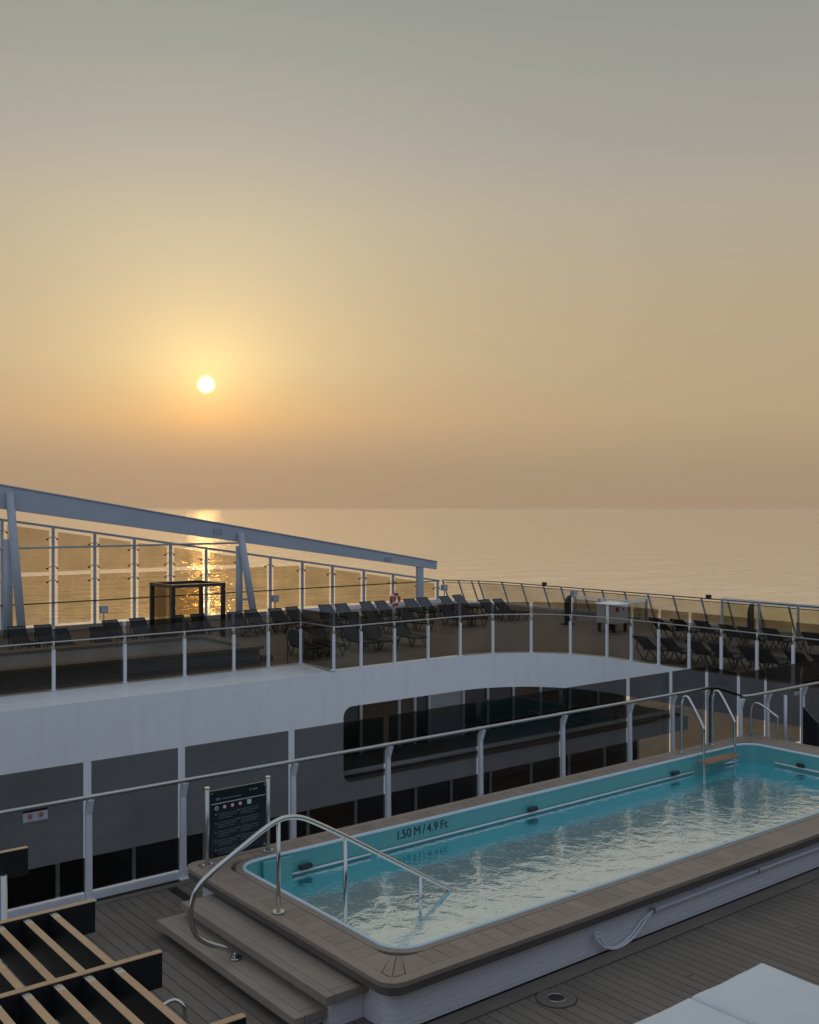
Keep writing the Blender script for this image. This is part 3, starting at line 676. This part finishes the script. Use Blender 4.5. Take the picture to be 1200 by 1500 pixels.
# information board on two steel posts
ib = thing('information_board', (6.15, 11.1, CZ), 'black pool rules board with small round symbols between two steel posts', 'sign')
su0, su1 = 5.74, 6.56
for q in (su0, su1):
    MB().tube([(q, 11.06, CZ), (q, 11.06, 1.42)], .026, 14).build('post', 'satin_steel', ib, smooth=True)
    MB().disc((q, 11.06, 1.42), .032, .012, 14).build('cap', 'steel', ib, smooth=True)
    for s in (-1, 1): MB().disc((q + s * .05, 11.06, CZ), .025, .028, 10).build('foot_bolt', 'steel', ib, smooth=True)
    MB().disc((q, 11.06, CZ), .07, .014, 18).build('foot_plate', 'satin_steel', ib, smooth=True)
pn = MB().box(su0 + .035, su1 - .03, 11.055, 11.067, .585, 1.375).build('panel', 'sign_black', ib, bev=.003, seg=1)
fy = 11.0535
MB().box(su0 + .035, su1 - .03, fy - .002, fy + .004, 1.375, 1.383).build('top_edge', 'steel', ib)
MB().box(su0 + .05, su1 - .04, fy, fy + .003, 1.215, 1.223).build('divider', 'sign_white', pn)
for i, x in enumerate((.12, .225, .33, .435)):
    c = (su0 + x, fy, 1.165 + .002 * i)
    MB().tube([(c[0], fy + .003, c[2]), (c[0], fy, c[2])], .026, 16).build('symbol', 'sign_white' if i == 0 else 'red_paint', pn)
    MB().tube([(c[0], fy, c[2]), (c[0], fy - .001, c[2])], .019, 14).build('symbol', 'sign_grey' if i == 0 else 'sign_white', pn)
MB().box(su0 + .53, su0 + .585, fy, fy + .002, 1.145, 1.20).build('symbol', 'sign_white', pn)
for col_ in (.13, .43):
    for r_ in range(5 if col_ < .2 else 4):
        z = 1.09 - r_ * .105 + (.01 if col_ > .2 else 0)
        MB().tube([(su0 + col_ - .02, fy + .003, z), (su0 + col_ - .02, fy, z)], .007, 8).build('bullet', 'sign_white', pn)
        m = MB()
        for l_ in range(3):
            w = .25 if l_ < 2 else .14 + .04 * ((r_ * 7 + int(col_ * 10)) % 3); zz = z + .006 - l_ * .026
            m.box(su0 + col_ + .01, su0 + col_ + .01 + w, fy, fy + .002, zz - .006, zz)
        m.build('text_lines', 'sign_grey', pn)
MB().box(su0 + .11, su0 + .165, fy, fy + .002, 1.255, 1.285).build('symbol', 'sign_grey', pn)
MB().box(su0 + .19, su0 + .45, fy, fy + .002, 1.262, 1.272).build('text_lines', 'sign_grey', pn)
MB().box(su0 + .60, su0 + .67, fy, fy + .002, 1.305, 1.325).build('logo', 'sign_grey', pn)
MB().tube([(su0 + .57, fy + .002, 1.315), (su0 + .57, fy, 1.315)], .014, 10).build('logo', 'sign_grey', pn)
for x in (su0 + .06, su1 - .055):
    for z in (.62, 1.345): MB().tube([(x, fy + .003, z), (x, fy - .004, z)], .011, 10).build('screw', 'steel', pn)

# notice stickers on the glass
def sticker(c, w, h, label):
    y_ = GV - .0085 if c[0] < 16 else 11.34 - .0085
    t = thing('notice_sticker', (c[0], y_, c[2]), label, 'sign')
    MB().box(c[0] - w / 2, c[0] + w / 2, y_ - .001, y_ + .001, c[2] - h / 2, c[2] + h * .22).build('white_field', 'sign_white', t)
    MB().box(c[0] - w / 2, c[0] + w / 2, y_ - .001, y_ + .001, c[2] + h * .221, c[2] + h / 2).build('black_header', 'sign_black', t)
    for s in (-1, 1):
        cc = (c[0] + s * w * .22, y_ - .0015, c[2] - h * .1)
        ring = [(cc[0] + w * .085 * math.cos(a * math.pi / 8), cc[1], cc[2] + w * .085 * math.sin(a * math.pi / 8)) for a in range(16)]
        m = MB().tube(ring, w * .018, 6, closed=True); m.bar((cc[0] - w * .06, cc[1], cc[2] + w * .06), (cc[0] + w * .06, cc[1], cc[2] - w * .06), .001, w * .03)
        m.build('prohibition_symbol', 'red_paint', t)
        MB().box(cc[0] - w * .028, cc[0] + w * .03, cc[1] + .0002, cc[1] + .0006, cc[2] - w * .05, cc[2] + w * .04).build('pictogram', 'text_black', t)
        MB().box(cc[0] - w * .09, cc[0] + w * .09, y_ - .0014, y_ - .0010, c[2] - h * .40, c[2] - h * .36).build('caption', 'sign_grey', t)
sticker(V(52, 1193, GV - .01), .285, .15, 'white sticker with two red prohibition rings on the glass beside the pergola')
sticker(V(1168, 1014, 11.33), .19, .11, 'small white sticker on the glass pane beyond the pool grab rail')

# hose pipe on the plinth
hp = thing('plinth_pipe', (10, 7.36, .2), 'pale conduit pipe along the scaled pool plinth ending in a hanging loop', 'pipe')
pp = [V(x, y, 7.35) for x, y in ((957, 1334), (1105, 1277), (1200, 1242))]; pp.append((16.8, 7.35, pp[-1][2] + .01))
MB().tube(pp, .021, 10).build('conduit', 'white_plastic', hp, smooth=True)
for dx, r_ in ((0, .013), (6, .012)):
    lp = [V(x, y, 7.345) for x, y in ((957, 1334), (948 - dx, 1345), (935 - dx, 1366), (918 - dx, 1383), (900, 1391 - dx * .3), (884, 1388), (875, 1378), (871, 1367 + dx), (877 + dx * .3, 1365 + dx), (884, 1380 + dx * .5), (893, 1390))]
    MB().tube(smooth_path(lp, 2), r_, 8).build('cable_loop', 'white_plastic', hp, smooth=True)
for x, y in ((957, 1334), (1110, 1276)):
    q = V(x, y, 7.35); MB().box(q[0] - .02, q[0] + .02, 7.325, 7.399, q[2] - .025, q[2] + .025).build('clip', 'steel', hp, bev=.004)

# deck drain
dn = thing('deck_drain', (7.32, 6.97, 0), 'round flush drain cover with a steel ring set in the deck', 'drain')
MB().disc((7.32, 6.97, .0005), .20, .003, 36).build('rim_gap', 'caulk', dn)
MB().disc((7.32, 6.97, .0036), .19, .003, 36).build('cover', 'deck_wood', dn)
cr = [(7.32 + .085 * math.cos(a * math.pi / 14), 6.97 + .085 * math.sin(a * math.pi / 14), .008) for a in range(28)]
MB().tube(cr, .006, 6, closed=True).build('ring', 'satin_steel', dn, smooth=True)
MB().disc((7.32, 6.97, .0068), .075, .003, 24).build('grate', 'rubber', dn)

# ================================================================== DAYBEDS, lower right
def cushion(u0, u1, v0, v1, z0, z1, parent, seed):
    rnd = random.Random(seed); nx, ny = 26, 40; r = .045
    ph = [rnd.uniform(0, 6.3) for _ in range(4)]
    vs, fs = [], []
    def ease(t): return 1 - math.sqrt(max(0.0, 1 - (1 - t) ** 2)) if t < 1 else 0.0
    xs = [u0 + (u1 - u0) * (.5 - .5 * math.cos(math.pi * i / nx)) for i in range(nx + 1)]
    ys = [v0 + (v1 - v0) * (.5 - .5 * math.cos(math.pi * j / ny)) for j in range(ny + 1)]
    for j, y in enumerate(ys):
        for i, x in enumerate(xs):
            e = min(x - u0, u1 - x, y - v0, v1 - y)
            z = z1 - r * ease(min(1, e / r))
            z += .006 * math.sin(x * 5 + ph[0]) * math.sin(y * 3.6 + ph[1]) + .003 * math.sin(x * 13 + ph[2]) * math.sin(y * 9 + ph[3])
            z += .014 * min(1, e / .35)
            vs.append((x, y, z))
    w = nx + 1
    for j in range(ny):
        for i in range(nx): fs.append((j * w + i, j * w + i + 1, (j + 1) * w + i + 1, (j + 1) * w + i))
    rim = [i for i in range(w)] + [j * w + nx for j in range(1, ny + 1)] + [ny * w + i for i in range(nx - 1, -1, -1)] + [j * w for j in range(ny - 1, 0, -1)]
    b0 = len(vs); vs += [(vs[k][0], vs[k][1], z0) for k in rim]; n = len(rim)
    for k in range(n): fs.append((rim[(k + 1) % n], rim[k], b0 + k, b0 + (k + 1) % n))
    fs.append(tuple(b0 + k for k in range(n - 1, -1, -1)))
    c = MB().add(vs, fs).build('cushion', 'cushion', parent, smooth=True)
    loop = [(x, v0 + .004, z1 - .055) for x in (u0 + .02, u1 - .02)] + [(u1 - .004, y, z1 - .055) for y in (v0 + .02, v1 - .02)] + [(x, v1 - .004, z1 - .055) for x in (u1 - .02, u0 + .02)] + [(u0 + .004, y, z1 - .055) for y in (v1 - .02, v0 + .02)]
    MB().tube(loop, .008, 6, closed=True).build('piping', 'cushion', c, smooth=True)

for (u0, u1, lab) in ((7.60, 8.68, 'white padded daybed nearest the pool end, one flat cushion'), (6.48, 7.575, 'white padded daybed beside the deck drain, one flat cushion')):
    t = thing('daybed', ((u0 + u1) / 2, 4.6, 0), lab, 'daybed', )
    v0, v1 = 2.9, 5.63
    cushion(u0, u1, v0, v1, .27, .445, t, int(u0 * 10))
    MB().box(u0 + .03, u1 - .03, v0 + .03, v1 - .03, .17, .268).build('frame', 'black_paint', t, bev=.006)
    for a in (u0 + .08, u1 - .08):
        for b_ in (v0 + .08, v1 - .08): MB().box(a - .03, a + .03, b_ - .03, b_ + .03, 0, .17).build('leg', 'black_paint', t, bev=.004)

# ================================================================== PERGOLAS, lower left
PZ = 2.15; BH = .205; BT = .045
def beam(t, u0, u1, v):
    b = MB().box(u0, u1, v - BT / 2, v + BT / 2, PZ - BH, PZ - .004).build('beam', 'black_paint', t, bev=.002, seg=1)
    MB().box(u0, u1 + .001, v - BT / 2 - .0005, v + BT / 2 + .0005, PZ - .004, PZ).build('top_edge', 'tan_edge', b)
def pergola(vs, u0, u1, label, slats, posts):
    t = thing('pergola', (u1 - 1, vs[0], 0), label, 'pergola')
    for v in vs: beam(t, u0, u1, v)
    if slats:
        for va, vb in zip(vs, vs[1:]):
            lo, hi = min(va, vb) + BT / 2 + .001, max(va, vb) - BT / 2 - .001
            for kk in range(14):
                uu = u1 - .28 - .167 * kk
                if uu < u0: break
                s = MB().box(uu - .022, uu + .022, lo, hi, PZ - .17, PZ - .016).build('slat', 'black_paint', t)
                MB().box(uu - .0224, uu + .0224, lo, hi - .085, PZ - .016, PZ - .0125).build('top_edge', 'tan_edge', s)
                MB().box(uu - .0226, uu + .0226, hi - .085, hi, PZ - .016, PZ - .012).build('bracket', 'satin_steel', s)
                MB().disc((uu, hi - .03, PZ - .012), .008, .004, 8).build('screw', 'steel', s)
    for (a, b_) in posts:
        MB().tube([(a, b_, 0), (a, b_, PZ - BH + .05)], .03, 12).build('post', 'satin_steel', t, smooth=True)
    return t
pergola([6.61, 5.61, 4.64, 3.67], -.6, 2.615, 'black slatted pergola with tan board edges beside the pool steps', True, ((2.25, 6.555), (-.3, 6.555), (-.3, 3.73), (2.25, 3.73)))
q = V(5, 1290, 7.90)
pergola([7.96, 8.96], -.6, 2.63, 'black pergola beam on a steel post before the left glass panel', True, ((q[0], 7.905), (-.3, 7.905), (-.3, 8.9), (q[0], 8.9)))
# daybeds in the shade of the pergola
for (u0, u1, lab) in ((1.25, 1.95, 'white lounger cushion under the slats, at the open end of the pergola'), (.40, 1.10, 'white lounger cushion under the slats, deeper inside the pergola')):
    t = thing('daybed', ((u0 + u1) / 2, 5.3, 0), lab, 'daybed')
    cushion(u0, u1, 4.2, 6.2, .27, .42, t, int(u0 * 10))
    MB().box(u0 + .02, u1 - .02, 4.22, 6.18, .19, .268).build('frame', 'black_paint', t)
    for a in (u0 + .06, u1 - .06):
        for b_ in (4.28, 6.12): MB().box(a - .025, a + .025, b_ - .025, b_ + .025, 0, .19).build('leg', 'black_paint', t)
q = P(258, 1467, .62)
gh = thing('grab_rail', (q[0], q[1], 0), 'bent steel rail half hidden behind the last pergola slat', 'handrail')
MB().tube(smooth_path([(q[0] + .06, q[1] - .06, 0), (q[0] + .06, q[1] - .06, .54), (q[0] + .03, q[1] - .03, .62), (q[0] - .04, q[1] + .03, .64), (q[0] - .4, q[1] - .1, .56), (q[0] - .42, q[1] - .1, .5), (q[0] - .42, q[1] - .1, 0)], 2), .018, 10).build('tube', 'steel', gh, smooth=True)

# ================================================================== FAR SIDE FURNITURE
def make_lounger():
    """local axes: head at +Y, feet at -Y, origin on the deck under the middle"""
    t = thing('sun_lounger', (0, 0, 0), '', 'sun lounger')
    w = .31
    MB().add([(-w, -.95, .34), (w, -.95, .34), (w, .22, .34), (-w, .22, .34), (-w, -.95, .352), (w, -.95, .352), (w, .22, .352), (-w, .22, .352)], [(3, 2, 1, 0), (4, 5, 6, 7), (0, 1, 5, 4), (1, 2, 6, 5), (2, 3, 7, 6), (3, 0, 4, 7)]).build('seat', 'fabric_mesh', t)
    MB().bar((0, .23, .355), (0, .78, .80), 2 * w, .012, up=(0, -.6, .8)).build('backrest', 'fabric_mesh', t)
    m = MB()
    for s in (-1, 1): m.bar((s * (w + .02), -.97, .345), (s * (w + .02), .30, .345), .04, .055)
    m.bar((-w - .02, -.97, .345), (w + .02, -.97, .345), .04, .05)
    m.build('seat_frame', 'lounger_frame', t)
    m = MB()
    for s in (-1, 1): m.bar((s * (w + .01), .24, .36), (s * (w + .01), .80, .815), .03, .04)
    m.bar((-w, .80, .815), (w, .80, .815), .03, .035)
    m.build('back_frame', 'lounger_frame', t)
    for s in (-1, 1):
        x = s * (w + .02)
        MB().tube([(x, -.93, .33), (x, -.80, .03), (x, -.72, .015), (x, -.50, .30)], .022, 6).build('leg', 'lounger_frame', t)
        MB().tube([(x, .02, .32), (x, .22, .03), (x, .30, .015), (x, .62, .40), (x, .60, .60)], .022, 6).build('leg', 'lounger_frame', t)
    return t
proto = make_lounger(); first = [True]
def lounger(u, v, rot, label, group):
    """u, v: where the top of the backrest is; rot: turn about Z (0 = head towards +Y)"""
    o = proto if first[0] else copy_tree(proto)
    first[0] = False
    hx, hy = -math.sin(rot), math.cos(rot)
    o.scale = (.86, .94, .96)
    o.location = (u - hx * .75, v - hy * .75, 0); o.rotation_euler = (0, 0, rot + R(random.uniform(-5, 5)))
    o['label'] = label; o['group'] = group
for x, y in ((22, 917), (60, 915), (161, 908), (198, 905), (258, 901), (288, 899), (340, 896), (366, 893), (400, 891), (426, 888.5), (473, 885.5), (497, 884), (534, 881), (557, 880), (597, 877), (617, 875), (650, 873), (670, 871)):
    q = P(x, y, .80)
    lounger(q[0], q[1], 0, 'dark mesh sun lounger in the row facing away from the bronze windscreen', 'loungers in the row along the windscreen')
for x, y in ((86, 921), (142, 918), (478, 897), (512, 896), (540, 893), (588, 890), (648, 885), (668, 884), (708, 878), (729, 877)):
    q = P(x, y, .80)
    lounger(q[0], q[1], 0, 'dark mesh sun lounger in the middle row before the windscreen row', 'loungers in the middle row')
for u in (18.1, 18.95, 20.3, 21.1, 22.4): lounger(u, 29.0, R(-6), 'dark sun lounger seen through the curved glass railing above the white wall', 'loungers behind the curved glass railing')
for x, y in ((912, 937), (949, 940), (990, 944), (1022, 948), (1068, 953), (1089, 956), (1138, 961), (1178, 966)):
    q = P(x, y, .80); lounger(q[0] + 1.1, q[1] + .2, R(90), 'black lounger in the aft deck row directly behind the glass railing', 'loungers in the near aft row')
for x, y in ((960, 905), (990, 907), (1025, 909), (1064, 915), (1090, 918), (1126, 920), (1184, 926)):
    q = P(x, y, .80); lounger(q[0], q[1], R(90), 'black lounger in the aft deck row close to the stern windbreaks', 'loungers in the far aft row')

# far pool, mirror of the near one
fp = thing('raised_pool', (11, 29.2, 0), 'dark raised pool plinth behind the far glass railing on the other side', 'pool')
fo = (5.5, 16.3, 27.55, 31.4); fi = (6.0, 15.8, 28.05, 30.9)
MB().ring(rrect(fo[0] + .1, fo[1] - .1, fo[2] + .1, fo[3] - .1, .2), rrect(*fi, .3), 0, .44).build('plinth_wall', 'lamp_grey', fp)
MB().ring(rrect(*fo, .25), rrect(*fi, .3), .44, .53).build('coping', 'far_deck_wood', fp)
MB().prism(rrect(fi[0] - .02, fi[1] + .02, fi[2] - .02, fi[3] + .02, .3), -.6, -.5).build('pool_floor', 'pool_shell', fp)
MB().box(16.4, 16.8, 28.0, 31.0, .0, .17).build('step', 'far_deck_wood', fp)
t = thing('pool_handrail', (16.85, 27.2, 0), 'small hooped steel rail just behind the far glass railing corner', 'handrail')
MB().tube(smooth_path([(16.82, 27.2, 0), (16.82, 27.2, .85), (16.86, 27.2, 1.0), (16.98, 27.2, 1.04), (17.15, 27.2, .98), (17.75, 27.2, .72), (17.82, 27.2, .66), (17.82, 27.2, 0)], 2), .024, 8).build('tube', 'satin_steel', t, smooth=True)
MB().prism(rrect(fi[0] - .01, fi[1] + .01, fi[2] - .01, fi[3] + .01, .3), .40, .44).build('cover', 'lamp_grey', fp)

# dark framed glass cabin
gc = thing('glass_cabin', (16, 32.3, 0), 'dark framed open glass cabin standing in the sun glitter', 'cabin')
cu0, cu1, cv0, cv1, cz = 15.12, 16.95, 31.52, 33.12, 2.2
for a in (cu0, cu1):
    for b_ in (cv0, cv1): MB().box(a - .06, a + .06, b_ - .06, b_ + .06, 0, cz - .10).build('corner_post', 'frame_dark', gc)
for b_ in (cv0, cv1): MB().box(cu0 - .06, cu1 + .06, b_ - .06, b_ + .06, cz - .10, cz).build('top_beam', 'frame_dark', gc)
for a in (cu0, cu1): MB().box(a - .055, a + .055, cv0 + .062, cv1 - .062, cz - .10, cz - .002).build('top_beam', 'frame_dark', gc)
MB().box(cu0 + .076, cu1 - .076, cv1 - .006, cv1 + .006, .05, cz - .11).build('glass_panel', 'bronze_glass', gc)
MB().box(cu0 - .006, cu0 + .006, cv0 + .08, cv1 - .08, .05, cz - .11).build('glass_panel', 'bronze_glass', gc)

# deck floodlights on thin poles
for (x, y, v, lab) in ((152, 893, 39.4, 'small grey lamp box on a pole by the windscreen, beside the leaning girder strut'), (403, 877, 39.4, 'small grey lamp box on a pole by the windscreen beside the sloping strut foot'), (651, 861, 38.4, 'small grey lamp box at the end of the windscreen'), (841, 870, 31.2, 'small grey lamp box at the glazed windbreak corner')):
    q = V(x, y, v); t = thing('deck_lamp', (q[0], v, 0), lab, 'lamp')
    MB().tube([(q[0], v, 0), (q[0], v, q[2] - .1)], .025, 8).build('pole', 'lamp_grey', t, smooth=True)
    MB().box(q[0] - .15, q[0] + .15, v - .10, v + .10, q[2] - .13, q[2] + .14).build('housing', 'lamp_grey', t, bev=.02)
    MB().box(q[0] - .12, q[0] + .12, v - .108, v - .101, q[2] - .1, q[2] + .1).build('front_plate', 'panel_pale', t)

# lifebuoy on its bracket
lb = thing('lifebuoy', (26.0, 33.4, .6), 'red and white ring lifebuoy hanging among the loungers', 'lifebuoy')
lc = Vector(V(579, 878, 33.4)); rr_ = .215
MB().tube([lc + Vector((rr_ * math.cos(R(q_ * 11.25)), 0, rr_ * math.sin(R(q_ * 11.25)))) for q_ in range(32)], .06, 10, closed=True).build('ring', 'orange_red', lb, smooth=True)
for a0 in (45, 135, 225, 315):
    MB().tube([lc + Vector((rr_ * math.cos(R(a0 + 4 * j)), 0, rr_ * math.sin(R(a0 + 4 * j)))) for j in range(-2, 3)], .063, 10).build('white_band', 'white_plastic', lb, smooth=True)
lp_ = thing('lifebuoy_stand', (lc.x, 33.52, 0), 'thin grey stand carrying the lifebuoy', 'stand')
MB().tube([(lc.x, 33.52, 0), (lc.x, 33.52, lc.z + .1)], .03, 8).build('post', 'lamp_grey', lp_, smooth=True)
MB().box(lc.x - .10, lc.x + .10, 33.47, 33.489, lc.z - .1, lc.z + .12).build('plate', 'lamp_grey', lp_)

# aft deck: white locker, dark boards, glazed windbreaks
q = P(897, 925, 0)
t = thing('deck_locker', (q[0], q[1], 0), 'white locker box with a small red mark on the aft deck', 'locker')
MB().box(q[0] - .40, q[0] + .40, q[1] - .45, q[1] + .45, .33, 1.03).build('body', 'white_plastic', t, bev=.03)
MB().box(q[0] - .43, q[0] + .43, q[1] - .48, q[1] + .48, 1.031, 1.10).build('lid', 'white_plastic', t, bev=.03)
MB().box(q[0] - .33, q[0] - .15, q[1] - .456, q[1] - .451, .80, .97).build('red_label', 'red_paint', t)
MB().box(q[0] + .05, q[0] + .13, q[1] - .458, q[1] - .451, .84, .92).build('latch', 'rubber', t)
for a in (-.33, .33):
    for b_ in (-.35, .35): MB().box(q[0] + a - .05, q[0] + a + .05, q[1] + b_ - .05, q[1] + b_ + .05, 0, .33).build('foot', 'rubber', t)
for (x, yt, yb, lab) in ((832, 872, 915, 'black board with a rounded top standing on the aft deck near the locker'), (1100, 884, 925, 'black board with a rounded top leaning by the windbreak post')):
    q = P(x, yb, 0); top = (H - (yt - CY) / F * ((q[0] * fu + q[1] * fv)))
    t = thing('board_stand', (q[0], q[1], 0), lab, 'board')
    w = .15; poly = [(q[0] - w, 0), (q[0] + w, 0), (q[0] + w, top)] + [(q[0] + w - 2 * w * math.sin(R(a)), top - .42 * (1 - math.cos(R(a)))) for a in range(15, 91, 15)]
    MB().prism_y([(a, .05 + b_ * (top - .05) / top) for a, b_ in poly], q[1] - .05, q[1] + .05).build('board', 'black_paint', t)
    MB().box(q[0] - w - .05, q[0] + w + .05, q[1] - .2, q[1] + .2, 0, .048).build('base', 'rubber', t)
def windbreak(pts, h, gm, label, z0=.2):
    t = thing('windbreak', (*pts[0], 0), label, 'windbreak')
    for a, b_ in zip(pts, pts[1:]):
        n = max(1, round(math.dist(a, b_) / 1.6)); A = Vector((*a, 0)); B = Vector((*b_, 0)); d = (B - A).normalized()
        for k in range(n):
            p = A + (B - A) * k / n; r = A + (B - A) * (k + 1) / n
            p2 = p + d * .05; r2 = r - d * .05; zc = (z0 + h - .12) / 2
            MB().bar((p2.x, p2.y, zc), (r2.x, r2.y, zc), .012, h - .12 - z0).build('glass_panel', gm, t)
            if not (a is not pts[0] and k == 0): MB().bar((p.x, p.y, 0), (p.x, p.y, h - .03), .07, .07, up=(1, 0, 0)).build('post', 'lamp_grey', t)
        MB().bar((A.x, A.y, h), (B.x, B.y, h), .05, .05).build('top_rail', 'white_steel', t)
        MB().bar((A.x, A.y, h - .09), (B.x, B.y, h - .09), .04, .03).build('mid_rail', 'white_steel', t)
        if b_ is not pts[-1]: MB().bar((B.x, B.y, 0), (B.x, B.y, h - .03), .07, .07, up=(1, 0, 0)).build('post', 'lamp_grey', t)
    MB().bar((B.x, B.y, 0), (B.x, B.y, h - .03), .07, .07, up=(1, 0, 0)).build('post', 'lamp_grey', t)
w0 = P(843, 873, 1.0); w1 = P(915, 880, 1.0); w2 = P(999, 872.5, 1.0)
windbreak([w0[:2], w1[:2], (min(w2[0], 34.3), w2[1])], 1.0, 'green_glass', 'three sided glazed windbreak with pale rails behind the white locker')
w0 = P(1058, 876.5, 1.30); w1 = P(1200, 888, 1.30)
d_ = Vector((w1[0] - w0[0], w1[1] - w0[1]))
windbreak([w0[:2], (w0[0] + d_.x * 1.6, w0[1] + d_.y * 1.6)], 1.3, 'green_glass', 'straight glazed windbreak with grey posts along the stern')
for i, (x, y) in enumerate(((771, 857), (1086, 870))):
    q = P(x, y, 1.22)
    uq = stern_u(q[1]) if q[1] < 39 else q[0]
    o = MB().box(uq - .07, uq + .07, q[1] - .1, q[1] + .1, 1.166, 1.30).build('rail_camera', 'rubber', bev=.02)  # dark camera box mounted on the stern rail
    tag(o, 'small black camera box on the stern rail ' + ('above the open deck' if i == 0 else 'above the straight windbreak'), 'light')

# dark console and pale pole past the end of the pool
qa = P(1178, 1112, 0.0); qb = P(1200, 1118, 0.0)
t = thing('dark_panel', ((qa[0] + qb[0]) / 2, (qa[1] + qb[1]) / 2, 0), 'thin black panel with a sloping top standing past the pool end', 'panel')
dd = Vector((qb[0] - qa[0], qb[1] - qa[1], 0)).normalized(); nn = Vector((-dd.y, dd.x, 0)) * .035
A = Vector(qa); B = Vector(qb)
vs = [A - nn + Vector((0, 0, .04)), B - nn + Vector((0, 0, .04)), B - nn + Vector((0, 0, .74)), A - nn + Vector((0, 0, .98))]
vs += [q_ + nn * 2 for q_ in vs]
MB().add(vs, [(0, 1, 2, 3), (7, 6, 5, 4), (0, 4, 5, 1), (1, 5, 6, 2), (2, 6, 7, 3), (3, 7, 4, 0)]).build('board', 'black_paint', t, bev=.006)
MB().bar(A + Vector((0, 0, .02)), B + Vector((0, 0, .02)), .22, .038).build('base', 'rubber', t)
q = V(1148, 1085, 11.16)
t = thing('pale_pole', (q[0], 11.12, 0), 'pale slim pole standing against the glass beyond the pool', 'pole')
MB().tube([(q[0], 11.12, 0), (q[0], 11.12, V(1148, 1019, 11.12)[2])], .03, 10).build('shaft', 'white_steel', t, smooth=True)
MB().disc((q[0], 11.12, 0), .07, .015, 16).build('foot', 'white_steel', t)

# ================================================================== HAZE: dusty air over the sea
m, t, b = mat('haze'); t.nodes.remove(b)
pv = N(t, 'ShaderNodeVolumePrincipled'); pv.inputs['Color'].default_value = (.99, .93, .86, 1); pv.inputs['Density'].default_value = 2.5e-5; pv.inputs['Anisotropy'].default_value = .88
t.links.new(pv.outputs[0], t.nodes['Material Output'].inputs['Volume'])
hz = MB().box(-40500, 40500, -40500, 40500, SEA_Z - 1, 8.0).build('haze', 'haze'); hz['kind'] = 'stuff'
